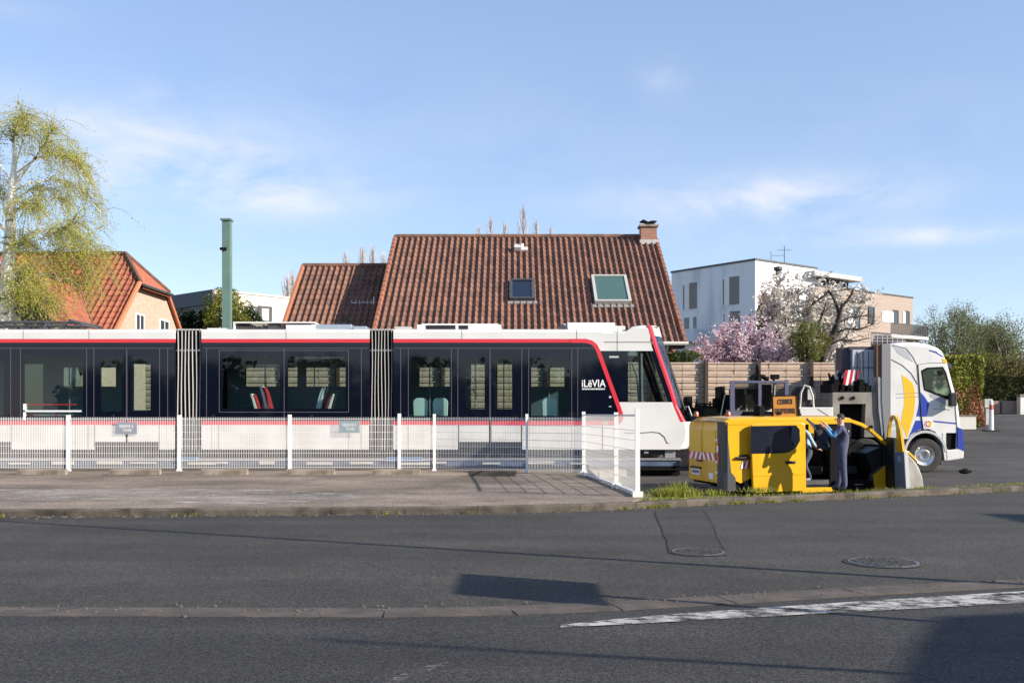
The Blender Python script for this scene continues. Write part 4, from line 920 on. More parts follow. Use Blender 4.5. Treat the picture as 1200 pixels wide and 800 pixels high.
for i in range(len(FP) - 1):
    a, b = FP[i] - O, FP[i + 1] - O; a.z = b.z = 0; d = (b - a); Ln = d.length; u_ = d / Ln
    M = Matrix.Translation(a) @ Matrix.Rotation(math.atan2(u_.y, u_.x), 4, 'Z'); g = MB(); top_ = 1.49; ret = i >= 8
    if ret: top_ = min(ptop[i], ptop[i + 1]) - .19
    n = int(Ln / .05); wv = .0050 if not ret else .0019
    for k in range(n): x = .04 + (Ln - .08) * k / n; g.box(x - wv, x + wv, -wv, wv, .06, top_ + .03, M)
    for z in ((.10, .30, .50, .70, .90, 1.10, 1.30, 1.47) if not ret else (.10, .3, .5, .7, .9, 1.1, 1.3, top_)): g.box(.03, Ln - .03, -.006, .006, z - .005, z + .005, M)
    if ret: g.box(.03, Ln - .03, -.02, .02, .02, .08, M); g.box(.03, Ln - .03, -.015, .015, top_, top_ + .03, M)
    g.build('mesh_panel', WIRE, fence)
SIGNG = mat('sign_grey', (.27, .29, .33), .5); SIGNG2 = mat('sign_grey_green', (.27, .33, .35), .5)
for k, (px0, px1, py0, py1, mm) in enumerate(((135.5, 160.5, 494.5, 508.5, SIGNG), (397, 421.5, 493, 507, SIGNG2))):
    Yf = 28.2; c = at((px0 + px1) / 2, (py0 + py1) / 2, Yf); w2 = (px1 - px0) / 2 / F * Yf; h2 = (py1 - py0) / 2 / F * Yf
    t = thing('parking_sign', ['blue-grey reserved-space sign on the fence near the left door of the tram', 'greenish grey reserved-space sign on the fence before the second bellows'][k], 'sign', c, 0, 'grey signs on the mesh fence')
    g = MB(); g.box(-w2, w2, -.01, .01, -h2, h2); g.build('plate', mm, t)
    text('lettering', 'RÉSERVÉ À', .11, LETW, t, (0, -.013, h2 * .28), width=w2 * 1.3); text('lettering', 'TAXIS', .12, LETW, t, (0.02, -.013, -h2 * .38), width=w2 * .85)
# wheel stops
stops = [(22, 78, 0), (129, 188, 0), (236, 290, 0), (337.5, 392, 0), (437, 492.5, 0), (-70, -18, 0)]
words_ = ['pale concrete wheel stop at the far left, behind the first fence post', 'pale concrete wheel stop under the first grey sign', 'pale concrete wheel stop right of the first bellows', 'pale concrete wheel stop at the foot of the middle fence post', 'pale concrete wheel stop under the second bellows', 'pale concrete wheel stop just outside the left edge']
def stop(nm, label, c, L_, rz, m):
    g = MB(); h_ = .15; rr = []
    for x in (-L_ / 2, L_ / 2): rr.append([(x, -.10, 0), (x, -.085, h_ - .03), (x, -.06, h_), (x, .06, h_), (x, .085, h_ - .03), (x, .10, 0)])
    g.loft(rr); g.add(rr[0], [tuple(range(6))]); g.add(rr[1], [tuple(range(5, -1, -1))]); o = g.build('wheel_stop', m, None, bevel=.008)
    o.location = c; o.rotation_euler = (0, 0, rz); tag(o, label, 'wheel stop', 'concrete wheel stops along the fence'); return o
for (a, b, rz), lb in list(zip(stops, words_))[:5]:
    Ys = 26.6; stop('wheel_stop', lb, (X_((a + b) / 2, Ys), Ys, .113), (b - a) / F * Ys, rz + random.uniform(-.01, .01), CONC)
Ys = 25.9; stop('wheel_stop', 'turned wheel stop with a dark shaded face near the fence corner', (X_(577.5, Ys), Ys, .113), 54 / F * Ys * 1.03, R(-7), mat('concrete_shade', (.07, .06, .05), .9, c2=(.04, .035, .03), scale=4))  # darker concrete copy, shade of the turned face put into the colour

# ------------------------------------------------------------------ yellow van
VA = R(13.5); VX, VY, VZ = 4.88, 22.75, -.15
V = Plane(VX, VY, VA, VZ); VW = 1.95
van = thing('service_van', 'yellow service van with an orange convoy board and its side doors open', 'van', (VX, VY, VZ), VA)
def vz(py, s): return V.z0 * 0 + (H - (py - HZ) / F * (VY + s * math.sin(VA))) - VZ
def vp(px, py): return V(px, py)
def vpoly(pts, y0, y1, m, nm, parent=None, bevel=0):
    g = MB(); g.prism([vp(*p) for p in pts], y0, y1); return g.build(nm, m, parent or van, bevel=bevel)
LEN = V.s_(1080)
zroof = vp(860, 489)[1]
# body pieces: near side
vpoly([(850.5, 492), (984, 491), (984, 496.5), (850.5, 498)], 0, .10, YEL, 'roof_rail')
vpoly([(851, 497), (880, 497), (880, 560), (868, 566), (853.5, 559)], 0, .05, YEL, 'rear_quarter_panel')
vpoly([(974, 496), (985, 496), (986, 575), (974, 576)], .04, .12, BLKM, 'centre_pillar')
vpoly([(940, 571), (978, 570.5), (978, 575.5), (940, 577)], 0, .12, YEL, 'sill'); vpoly([(978, 570), (1038, 566), (1038, 571), (978, 575.5)], 0.02, .12, BLKM, 'front_sill')
vpoly([(942, 563), (972, 562), (972, 567), (942, 568)], .02, .5, DGREY, 'step')
# roof
g = MB(); s0, s1 = V.s_(851), V.s_(984); rr = []
sw = V.s_(1000)
for s_, dz, in_ in ((0.02, -.10, .05), (.10, -.01, .0), (.4, .02, 0), (s1, .03, 0), (sw, -.01, .03)):
    zr2 = vp(860, 490.5)[1] + dz
    rr.append([(s_, .0 + in_, zr2 - .05), (s_, .05 + in_, zr2), (s_, .20, zr2 + .03), (s_, VW / 2, zr2 + .045), (s_, VW - .20, zr2 + .03), (s_, VW - .05 - in_, zr2), (s_, VW - in_, zr2 - .05)])
g.loft(rr); g.build('roof', YEL, van, smooth=True)
# A pillar and windscreen surround both sides
apil = [(984, 490.5), (999, 491.5), (1011, 495.5), (1022, 502.5), (1033, 512), (1042, 521), (1041, 525), (1031, 514.5), (1020, 505), (1009, 498.5), (998, 494.8), (984, 494.5)]
vpoly(apil, 0.0, .10, YEL, 'windscreen_pillar'); vpoly(apil, VW - .10, VW, BLK, 'windscreen_pillar')
wsA = vp(1000, 494); wsB = vp(1040, 521)
g = MB(); g.add([(wsA[0], .1, wsA[1]), (wsB[0], .1, wsB[1]), (wsB[0] + .12, VW / 2, wsB[1]), (wsB[0], VW - .1, wsB[1]), (wsA[0], VW - .1, wsA[1]), (wsA[0] + .08, VW / 2, wsA[1])], [(0, 1, 2, 5), (5, 2, 3, 4)]); g.build('windscreen', GLSC, van)
# bonnet / front end, full width
fe = [(1036, 521), (1046, 524), (1058, 528), (1068, 535), (1076, 546), (1080, 556), (1080.5, 570), (1036, 572)]
g = MB(); rr = []
for t_ in (0, .04, .15, .5, .85, .96, 1):
    ins = {0: .28, .04: .12, .15: .03, .5: 0, .85: .03, .96: .12, 1: .28}[t_]
    row = []
    for i, (a, b) in enumerate(fe[1:-1] ):
        s_, z_ = vp(a, b); k = max(0, (s_ - V.s_(1050)) / (LEN - V.s_(1050))); row.append((s_ - ins * k, VW * t_, z_ - (.02 if t_ in (0, 1) else 0)))
    rr.append([(vp(1036, 521)[0], VW * t_, vp(1036, 521)[1])] + row)
g.loft(rr); g.build('bonnet', YEL, van, smooth=True)
VSILV = mat('bumper_silver', (.34, .335, .32), .4, c2=(.17, .165, .15), scale=3.5, stretch=(1, 1, .3))
vpoly([(1055, 529), (1064, 531), (1071, 538), (1077, 548), (1081, 559), (1083, 573), (1055, 575)], -.03, .12, VSILV, 'front_wing', bevel=.05); vpoly([(1056, 526.5), (1064, 528.5), (1071, 535), (1075, 541), (1071.5, 539), (1064, 532), (1056, 530)], -.04, .14, YEL, 'wing_top', bevel=.01)
vpoly([(1066, 556), (1079, 556), (1082, 562), (1083, 575), (1066, 576)], .0, VW, VSILV, 'front_bumper', bevel=.05)
vpoly([(1025, 556), (1033, 549), (1038, 545), (1038, 573), (1025, 574)], .0, .06, YEL, 'front_fender')
vpoly([(1036, 520), (1041, 523), (1042, 570), (1038, 570)], .0, .08, BLK, 'door_post')
# far side
g = MB(); zt_ = vp(860, 493)[1]; zm = vp(860, 534)[1]
g.box(.05, .9, VW - .05, VW, .25, zt_); g.box(.9, V.s_(1036), VW - .05, VW, .25, zm); g.box(.9, 2.2, VW - .05, VW, zm, zt_); g.box(3.2, 3.35, VW - .05, VW, zm, zt_); g.box(.9, 3.4, VW - .05, VW, zt_ - .1, zt_); g.build('far_side', YEL, van)
g = MB(); g.box(2.2, 3.2, VW - .03, VW - .02, zm, zt_ - .1); g.box(3.35, 4.0, VW - .03, VW - .02, zm, zt_ - .25); g.build('window', GLSD, van)
# floor + interior, solid black blocks standing in for deep shade in the cab
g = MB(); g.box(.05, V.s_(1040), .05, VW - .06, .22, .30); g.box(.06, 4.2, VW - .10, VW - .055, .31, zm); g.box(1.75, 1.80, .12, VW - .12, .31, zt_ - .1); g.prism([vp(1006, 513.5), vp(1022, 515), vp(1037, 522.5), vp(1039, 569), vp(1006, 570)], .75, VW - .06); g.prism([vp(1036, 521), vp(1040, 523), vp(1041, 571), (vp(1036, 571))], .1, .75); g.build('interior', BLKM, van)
g = MB()
for s_ in (V.s_(962), V.s_(1003)):
    for y in (.35, 1.25):
        g.box(s_ - .25, s_ + .25, y, y + .5, .45, .62); g.prism([(s_ - .22, .60), (s_ - .36, 1.18), (s_ - .24, 1.20), (s_ - .08, .62)], y + .02, y + .48); g.box(s_ - .42, s_ - .30, y + .12, y + .38, 1.21, 1.40)
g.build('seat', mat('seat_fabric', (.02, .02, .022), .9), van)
g = MB(); g.box(V.s_(945), V.s_(972), 1.2, 1.5, .75, 1.25); g.build('storage_box', mat('orange_box', (.36, .14, .02), .7), van)
g = MB(); g.prism([(V.s_(1018), .95), (V.s_(1038), 1.12), (V.s_(1040), .6), (V.s_(1026), .5)], .12, VW - .12); g.build('dashboard', BLK, van)
g = MB(); c = Vector((V.s_(1016), .55, 1.02)); g.tube([c + Vector((.05 * math.sin(a), .18 * math.cos(a), .18 * math.sin(a))) for a in [i * math.pi / 8 for i in range(17)]], .015, 5); g.build('steering_wheel', BLK, van)
# rear: doors, lamp, grey corner and bumper
zd0, zd1 = .28, vp(852, 494.5)[1]
def door_rear(y0, y1, nm='rear_door'):
    g = MB(); pr = []
    M = Matrix(((0, 1, 0, 0), (1, 0, 0, 0), (0, 0, 1, 0), (0, 0, 0, 1)))
    poly = [(y0, zd0), (y1, zd0), (y1, zd1 - .10), (y1 - (.06 if y1 > 1.5 else 0), zd1 - .02), (y1 - (.16 if y1 > 1.5 else 0), zd1), (y0, zd1)]
    g.prism(poly, -.05, .04, M); return g.build(nm, YEL, van, bevel=.012)
d1 = door_rear(.34, 1.13); d2 = door_rear(1.14, VW)
def rear_box(y0, y1, z0, z1, m, nm, parent, x0=-.065, x1=-.05): g = MB(); g.box(x0, x1, y0, y1, z0, z1); return g.build(nm, m, parent)
rear_box(.42, 1.06, .98, 1.5, mat('yellow_panel_recess', (.74, .44, .015), .35), 'blanked_window', d1, -.062); rear_box(1.21, 1.88, .98, 1.5, mat('yellow_panel_recess2', (.74, .44, .015), .35), 'blanked_window', d2, -.062)
RW = mat('reflector_red', (.50, .02, .03), .35); WW = mat('reflector_white', (.78, .76, .76), .35)
def chevron(y0, y1, z0, z1, lean, parent, n=3):
    g = MB(); st = (y1 - y0) / (2 * n); M = Matrix(((0, 1, 0, 0), (1, 0, 0, 0), (0, 0, 1, 0), (0, 0, 0, 1)))
    for k in range(2 * n + 1):
        g.m(k % 2); a0 = y0 + k * st - (st if lean else 0) * .5; sh = st * (.8 if lean > 0 else -.8)
        pts = [(min(max(a0, y0), y1), z0), (min(max(a0 + st, y0), y1), z0), (min(max(a0 + st + sh, y0), y1), z1), (min(max(a0 + sh, y0), y1), z1)]
        if pts[1][0] - pts[0][0] > .005 or pts[2][0] - pts[3][0] > .005: g.prism(pts, -.068, -.052, M)
    return g.build('hazard_stripes', [RW, WW], parent)
chevron(.36, 1.12, .80, .97, 1, d1); chevron(1.15, VW - .01, .80, .97, -1, d2)
pl_ = rear_box(1.25, 1.72, .42, .56, WW, 'number_plate', d2, -.075, -.056); 
g = MB()
for i in range(7): g.box(-.079, -.0755, 1.29 + i * .06, 1.325 + i * .06, .455, .53)
g.build('plate_characters', LETD, pl_)
rear_box(1.22, 1.78, .565, .62, BLK, 'plate_lamp', d2, -.085); rear_box(.55, .78, .36, .50, WW, 'white_sticker', d1, -.06)
rear_box(1.15, 1.45, .74, .78, BLK, 'handle', d2, -.08)
g = MB(); 
for z in (.5, .75, 1.25): g.box(-.09, -.045, .28, .36, z, z + .05)
g.build('hinge', LETW, van)
g = MB(); g.box(-.06, .02, .24, .335, .72, 1.28); lamp = g.build('tail_lamp', mat('lamp_red', (.35, .01, .01), .2, coat=1), van); g = MB(); g.box(-.068, -.06, .25, .325, 1.0, 1.15); g.build('lens', WW, lamp)
g = MB(); rr = []
for z_, e in ((.12, .16), (.14, .20), (.42, .20), (.55, .10), (1.3, .03), (zd1, .02)):
    rr.append([(-.05, .335, z_), (-.05 - (.05 if z_ < .5 else 0), .15, z_), (-.02 - (.02 if z_ < .5 else 0), .02, z_), (.04, -.02, z_), (.02 + e * 1.1, -.02, z_), (.02 + e * 1.1, .03, z_)])
g.loft(rr); g.build('corner_trim', GREY, van)
g = MB(); g.box(-.075, .0, .05, VW, .10, .20); g.build('rear_bumper', GREY, van, bevel=.02)
# stripes patch on quarter, dark patch
vpoly([(866, 533), (877, 532), (877, 538), (866, 539)], -.012, .0, BLK, 'rubbing_strip')
for k in range(4):
    vpoly([(867.5 + k * 2.3, 549), (869.8 + k * 2.3, 549), (872 + k * 2.3, 540), (869.7 + k * 2.3, 540)], -.014 - .001 * k, -.001, [WW, RW][k % 2], 'hazard_stripe')
# sliding door, pushed back, standing proud
sd = vpoly([(877, 498), (882, 496), (936, 495), (940, 497), (941, 571), (938, 574.5), (882, 576.5), (879, 570), (877.5, 531)], -.15, -.07, YEL, 'sliding_door', bevel=.015)
g = MB(); g.prism([vp(*p) for p in ((876, 499), (929, 498), (933, 503), (933.5, 516), (929, 524), (921, 529), (913, 530.5), (876, 531))], -.158, -.151); g.build('window', mat('van_side_glass', (.012, .017, .03), .03, spec=1, coat=1), sd)  # bluish glass colour stands in for the reflection in the pane
g = MB(); p0 = vp(917, 541); g.tube([(p0[0], -.17, p0[1]), (p0[0] + .1, -.185, p0[1] + .01), (p0[0] + .24, -.17, p0[1] + .005)], .018, 6); g.box(p0[0] - .01, p0[0] + .24, -.155, -.15, p0[1] - .04, p0[1] + .03); g.build('handle', BLK, sd)
g = MB(); g.prism([vp(*p) for p in ((879, 555), (938, 553), (938, 555.2), (879, 557.4))], -.16, -.15); g.build('crease', YEL, sd)
g = MB(); a_ = vp(868, 536); b_ = vp(905, 535.5); g.box(V.s_(862), V.s_(880), -.07, 0, a_[1] - .02, a_[1] + .02); g.build('slide_rail', BLK, van)
# wheels
for s_ in (.78, LEN - .95):
    for y in (.04, VW - .26): wheel_at(van, s_, y, .31, .33, .22, rim=MGREY)
g = MB()
for s_ in (.78,): 
    g.box(s_ - .42, s_ + .42, .06, .10, .2, .62)
g.build('wheel_arch', BLKM, van)
# open front door, swung square to the body: we see its inner face
hs_ = V.s_(1041); fd = bpy.data.objects.new('front_door', None); col.objects.link(fd); fd.parent = van; fd.location = (hs_, .0, 0); fd.rotation_euler = (0, 0, math.pi + R(80))
def dp(px, py):
    t = (px - 1041) / 25 * .98; Y = VY + hs_ * math.sin(VA) - t; return (t, Z_(py, Y) - VZ)
def dpoly(pts, y0, y1, m, nm, bevel=0): g = MB(); g.prism([dp(*p) for p in pts], y0, y1); return g.build(nm, m, fd, bevel=bevel)
arch = [(1040.5, 512), (1041.5, 500), (1044, 490), (1047, 486.3), (1051, 486.5), (1055, 492), (1058.5, 504), (1062, 528)]
inn = [(1042, 512), (1043, 502.5), (1045, 493), (1047.3, 489), (1049.8, 489.5), (1052, 495), (1053.3, 505), (1053.6, 514)]
g = MB(); rr = []
for a, b in zip(arch, inn): (x0, z0), (x1, z1) = dp(*a), dp(*b); rr.append([(x0, -.03, z0), (x1, -.03, z1), (x1, .03, z1), (x0, .03, z0)])
g.loft(rr, close=True); g.prism([dp(*p) for p in ((1053.6, 514), (1062, 528), (1063, 531), (1053.6, 531))], -.03, .03); g.build('window_frame', YEL, fd)
dpoly([(1043, 512), (1043.8, 503), (1045.3, 494), (1047.3, 490.5), (1049, 491), (1051, 496), (1051.8, 505), (1052, 514)], .0, .008, GLSC, 'window')
dpoly([(1040.5, 512), (1052, 513), (1052, 529), (1054, 573), (1041, 571)], -.05, .03, BLK, 'door_trim')
dpoly([(1052, 530), (1064, 529), (1067, 572), (1054, 573)], -.06, .03, mat('door_grey', (.15, .18, .24), .5), 'door_panel')
dpoly([(1064.3, 529), (1065.6, 529), (1068.2, 572), (1067.2, 572)], -.06, .03, LETG, 'door_edge')
dpoly([(1056.5, 534), (1061.5, 533.5), (1062, 540.5), (1057, 541)], -.064, -.06, mat('sticker_blue', (.25, .34, .5), .5), 'sticker')
# roof gear and the orange board
zr0 = vp(930, 488)[1]
g = MB(); xa, xb = V.s_(897), V.s_(952); g.box(xa, xb, .5, .56, zr0 + .02, zr0 + .07); g.box(xa, xb, 1.2, 1.26, zr0 + .02, zr0 + .07)
for x in (xa + .1, (xa + xb) / 2, xb - .1): g.box(x - .05, x + .05, .45, 1.3, zr0 + .04, zr0 + .12)
g.box(V.s_(900), V.s_(906), .4, .7, zr0, zr0 + .25); g.box(V.s_(944), V.s_(948), .4, .6, zr0 + .05, zr0 + .18); g.build('roof_bars', BLKM, van)
brd = bpy.data.objects.new('convoy_board', None); col.objects.link(brd); brd.parent = van
bs, bz_ = vp(920.5, 474); brd.location = (bs + .24, .45, bz_); brd.scale = (.92, 1, .92); brd.location.z -= .04; brd.rotation_euler = (R(-4), R(-1.5), R(-10))
g = MB(); g.box(-.31, .31, .0, .05, -.27, .27); g.build('plate', ORA, brd)
g = MB(); g.box(-.335, -.31, -.012, .06, -.27, .29); g.box(.31, .36, -.02, .08, -.33, .31); g.box(-.335, .335, -.012, .06, .27, .295); g.box(-.335, .335, -.012, .06, -.30, -.27); g.build('frame', BLKM, brd)
text('lettering', 'CONVOI', .19, LETD, brd, (0, -.008, .12), width=.38, bold=.003); text('lettering', 'EXCEPTIONNEL', .19, LETD, brd, (0, -.008, -.12), width=.54, bold=.001)
p0 = vp(990, 489); g = MB(); g.tube([(p0[0], .6, p0[1]), (p0[0] - .36, .6, p0[1] + .2)], .012, 5); g.build('aerial', BLK, van)
for (a, b) in ((851, .08), (812, VW - .1)):
    g = MB(); g.ring((.1, b, zr0 + .0), [(.06, 0), (.06, .05), (.045, .11), (.001, .125)], 'z', 12); g.build('beacon', mat('beacon_red', (.40, .10, .05), .3), van)

# ------------------------------------------------------------------ truck (tractor) on the right
KY = 32.0; KZ = -.15
tk = thing('lorry_tractor', 'white heavy lorry tractor with yellow crescent and blue marks behind the van', 'lorry', (X_(1082, KY), KY, KZ))
KX0 = X_(1082, KY); kx = lambda px: X_(px, KY) - KX0; kz = lambda py: Z_(py, KY) - KZ
KW = 2.4
def kp(px, py): return (kx(px), kz(py))
def kpoly(pts, y0, y1, m, nm, parent=None, bevel=0, smooth=False): g = MB(); g.prism([kp(*p) for p in pts], y0, y1); return g.build(nm, m, parent or tk, bevel=bevel, smooth=smooth)
# cab as a loft: outline in side view, rounded in plan and at the roof
cab = [(1043.5, 514), (1043.5, 404), (1047, 402), (1060, 400.5), (1074, 400.8), (1086, 402.5), (1097, 406), (1104, 411), (1110, 424), (1115, 443), (1120, 462), (1123.5, 476), (1126, 500), (1127, 507)]
arch_ = [(1104.5, 507), (1103.5, 519), (1101, 512), (1096, 505.5), (1089, 502.5), (1081, 502.5), (1074, 505), (1069, 509), (1066, 514)]
outline = cab + [(1108, 507), (1104.5, 515)] + arch_[2:]
g = MB(); cx_ = kx(1084); cz_ = kz(460); rr = []
for t_, ins, top_ in ((0, .05, .12), (.012, .02, .05), (.04, 0, .0), (.3, -.0, -.03), (.5, 0, -.04), (.7, 0, -.03), (.96, 0, .0), (.988, .02, .05), (1, .05, .12)):
    row = []
    for px, py in outline:
        x, z = kp(px, py); 
        if px > 1100 and py < 509: x -= ins * 1.6 - (.10 * (1 - abs(2 * t_ - 1) ** 2.5))
        if py < 412: z -= top_
        row.append((x, t_ * KW, z))
    rr.append(row)
g.loft(rr, close=True); n_ = len(outline); g.add(rr[0], [tuple(range(n_))]); g.add(rr[-1], [tuple(range(n_))]); g.build('cab', TWHITE, tk, smooth=True)
y_ = -.004
kpoly([(1079.5, 434), (1086, 430.5), (1105, 429.5), (1109, 437), (1114, 456), (1117, 469), (1114, 469.5), (1098, 463), (1083, 457), (1082, 452)], y_ - .004, .0, BLKM, 'window_surround')
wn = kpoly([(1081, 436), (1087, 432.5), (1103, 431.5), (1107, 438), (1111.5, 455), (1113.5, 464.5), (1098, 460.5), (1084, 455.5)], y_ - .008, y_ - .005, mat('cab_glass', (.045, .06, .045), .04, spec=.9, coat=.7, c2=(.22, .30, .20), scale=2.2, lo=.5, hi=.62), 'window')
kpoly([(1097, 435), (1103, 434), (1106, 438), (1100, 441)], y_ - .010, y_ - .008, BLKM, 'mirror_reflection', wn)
g = MB(); g.box(kx(1109), kx(1117), -.30, -.10, kz(476), kz(460)); g.box(kx(1111), kx(1115), -.1, .0, kz(466), kz(462)); g.build('mirror', BLK, tk, bevel=.03)
g = MB(); g.prism([kp(1110, 422), kp(1117, 427), kp(1117, 431), kp(1111, 430)], .1, KW - .1); g.build('sun_visor', DGREY, tk)
g = MB(); pts = [(1110.5, 428), (1115.5, 446), (1120.5, 466), (1123.5, 476)]; rr = [[(kx(a) + .005 - (.05 if y in (.06, KW - .06) else -.06), y, kz(b)) for y in (.06, .4, KW / 2, KW - .4, KW - .06)] for a, b in pts]; g.loft(rr); g.build('windscreen', HGL, tk)
# decals and seams
CR = [(1056.5, 439), (1063, 443), (1069.5, 449), (1072, 458), (1072.5, 470), (1071, 484), (1068, 496), (1064.5, 508), (1062.5, 513), (1060.5, 506), (1056, 496), (1057.5, 484), (1059.5, 474), (1059.5, 462), (1058, 449)]
kpoly(CR, y_, .0, TYEL, 'yellow_mark')
kpoly([(1078.4, 459), (1084, 465.5), (1088.8, 473), (1086.5, 485), (1085.5, 488), (1074, 487.5), (1076.5, 476)], y_ - .002, .0, TBLU, 'blue_mark')
kpoly([(1073, 492.5), (1080.7, 492.5), (1082, 502), (1075.5, 504), (1069, 508), (1064.5, 512), (1068, 505)], y_ - .002, .0, TBLU, 'blue_mark')
kpoly([(1090, 492.2), (1121, 495.2), (1121, 496.8), (1090, 493.8)], y_ - .002, .0, TBLU, 'blue_line')
kpoly([(1089, 409.8), (1098, 412), (1106, 418), (1106, 419.2), (1097, 413.6), (1089, 411)], y_ - .002, .0, TBLU, 'blue_line')
kpoly([(1104, 420), (1109, 421), (1110, 426), (1105, 425)], y_ - .003, .0, TYEL, 'yellow_mark')
kpoly([(1122.3, 500), (1127.5, 503), (1129, 522), (1129, 528), (1121.5, 524)], -.03, .12, TBLU, 'corner_panel')
def kline(pts, r=.012, m=None): g = MB(); g.tube([(kx(a), y_ - .001, kz(b)) for a, b in pts], r, 4); return g.build('panel_gap', m or LETD, tk)
kline([(1075.5, 427), (1077.5, 455), (1078.5, 470), (1080, 490), (1082, 503)], .02); kline([(1045, 421), (1058, 428), (1068, 437), (1075.5, 450)], .012, MGREY); kline([(1082, 506), (1090, 508)], .012)
kline([(1075.5, 427), (1090, 425), (1108, 425)], .008, MGREY); kline([(1050, 461.5), (1077, 460)], .006, MGREY); kline([(1050, 466), (1077, 464.5)], .006, MGREY); kline([(1119.5, 476), (1121.5, 500), (1120, 524)], .012, MGREY); kline([(1046, 404), (1062, 408), (1070, 418), (1074.5, 427)], .01, MGREY)
kpoly([(1046, 404), (1056, 406), (1064, 413), (1070, 424), (1062, 420), (1052, 414)], y_, .0, mat('fairing_grey', (.42, .44, .45), .4), 'fairing_recess')
g = MB(); g.ring((kx(1089), y_ - .004, kz(496.5)), [(.001, 0), (.15, 0), (.15, .004)], 'y', 20); e_ = g.build('emblem', WW, tk)
g = MB(); g.ring((kx(1089) - .03, y_ - .006, kz(496.5)), [(.06, 0), (.10, 0)], 'y', 14); g.build('emblem_ring', RW, e_)
g = MB(); g.prism([(kx(1089) - .01, kz(496.5) + .06), (kx(1089) + .1, kz(496.5) + .08), (kx(1089) + .04, kz(496.5) - .1), (kx(1089) + .0, kz(496.5) - .1)], y_ - .010, y_ - .007); g.build('emblem_mark', TYEL, e_)
g = MB(); random.seed(2); x = 1093
while x < 1113: w_ = random.uniform(.6, 1.5); g.box(kx(x), kx(x + w_), y_ - .004, 0, kz(479.6 + (x - 1093) * .03), kz(478.2 + (x - 1093) * .03)); x += w_ + .4
g.prism([kp(1101, 476.5), kp(1105, 476.5), kp(1103, 473)], y_ - .004, 0); g.build('door_lettering', LETG, tk)
kpoly([(1089, 461), (1117, 467.5), (1116.5, 478), (1107, 474), (1090, 465)], y_ - .001, 0, mat('door_grey_band', (.36, .38, .40), .35), 'door_band')
# lower front: step and bumper
kpoly([(1108, 507), (1121, 507), (1121, 528), (1112, 528), (1108, 524)], .05, .5, BLKM, 'step_recess')
kpoly([(1108, 526), (1113, 527), (1128, 525), (1129.5, 530), (1129, 537), (1109, 540)], -.02, KW + .02, TWHITE, 'bumper', bevel=.03)
kpoly([(1104.5, 507), (1108.5, 507), (1108.5, 527), (1110, 539), (1107, 539), (1105, 525)], -.01, .4, TWHITE, 'step_panel')
g = MB(); rr = []
for i in range(13):
    a = math.pi * (.02 + .96 * i / 12); c = (kx(1084.5), kz(531)); rr.append([(c[0] - .70 * math.cos(a), -.02, c[1] + .74 * math.sin(a)), (c[0] - .62 * math.cos(a), -.02, c[1] + .66 * math.sin(a)), (c[0] - .62 * math.cos(a), .5, c[1] + .66 * math.sin(a)), (c[0] - .70 * math.cos(a), .5, c[1] + .74 * math.sin(a))])
g.loft(rr, close=True); g.build('mudguard', mat('mudguard_grey', (.45, .45, .46), .5), tk)
g = MB(); g.box(kx(1050), kx(1108), .35, KW - .35, kz(545), kz(512)); g.build('chassis', BLKM, tk)
wheel_at(tk, kx(1084), .0, .545, .545, .30, hub=True); wheel_at(tk, kx(1084), KW - .3, .545, .545, .30, hub=False)
for px in (985, 1015):
    wheel_at(tk, kx(px), .0, .545, .545, .30); wheel_at(tk, kx(px), KW - .3, .545, .545, .30, hub=False)
g = MB(); g.box(kx(960), kx(1050), .7, KW - .7, kz(528), kz(512)); g.build('frame_rail', BLKM, tk)
# behind the cab
kpoly([(1033.5, 403), (1043, 402), (1043, 514), (1037, 514), (1033.5, 470)], .0, .25, mat('fairing_side', (.20, .20, .21), .5), 'cab_fairing')
kpoly([(1028, 403.5), (1033.2, 402.5), (1033.5, 441), (1028, 441)], .05, .5, mat('rust_brown', (.16, .085, .05), .8), 'brown_column')
g = MB(); g.box(kx(1003), kx(1028), .3, KW - .3, kz(458), kz(409)); b_ = g.build('rear_tank', mat('tank_pale', (.42, .45, .50), .5, c2=(.34, .36, .40), scale=2), tk)
g = MB()
for x in (1008, 1015, 1021): g.box(kx(x), kx(x + .6), .28, .3, kz(456), kz(411))
g.box(kx(1003), kx(1028), .27, .3, kz(430.4), kz(429.6)); g.tube([(kx(1011), .25, kz(412)), (kx(1012), .2, kz(440)), (kx(1018), .25, kz(452))], .02, 5); g.build('pipe', DGREY, b_)
g = MB(); g.box(kx(992.5), kx(1003), .5, 1.1, kz(432), kz(405.5)); g.box(kx(1000), kx(1030), .4, .5, kz(409), kz(405)); g.tube([(kx(990), .6, kz(440)), (kx(996), .6, kz(430)), (kx(1004), .6, kz(424))], .08, 6); g.build('crane_column', mat('crane_purple', (.045, .04, .06), .5), tk)
g = MB()
for i in range(5):
    g.m(i % 2); x = 991 + i * 3.2; g.prism([kp(x, 451), kp(x + 3.2, 451), kp(x + 6.5, 433), kp(x + 3.3, 433)], .28 - .001 * i, .3)
g.build('hazard_stripes', [RW, WW], tk)
kpoly([(977, 459.5), (1034, 459.5), (1034, 486), (1034, 512), (1014, 512), (1016, 473), (985, 473), (985, 512), (977, 512)], .1, .5, mat('equipment_beige', (.26, .24, .21), .6, c2=(.17, .15, .13), scale=2), 'equipment_box')
kpoly([(985, 473), (1016, 473), (1016, 512), (985, 512)], .45, .6, BLKM, 'box_recess'); kpoly([(1017, 460), (1028, 460), (1028, 512), (1019, 512)], .08, .1, MGREY, 'box_shadow_panel') if False else None
g = MB()
for x, y in ((988, 466), (1001, 466), (1022, 500)): g.cyl((kx(x), .06, kz(y)), .06, .05, 'y', 8)
g.build('catch', BLKM, tk)
kpoly([(1029, 441), (1033.5, 443), (1037, 500), (1034, 512), (1030, 480)], .02, .08, MGREY, 'side_plate')
g = MB(); random.seed(21)
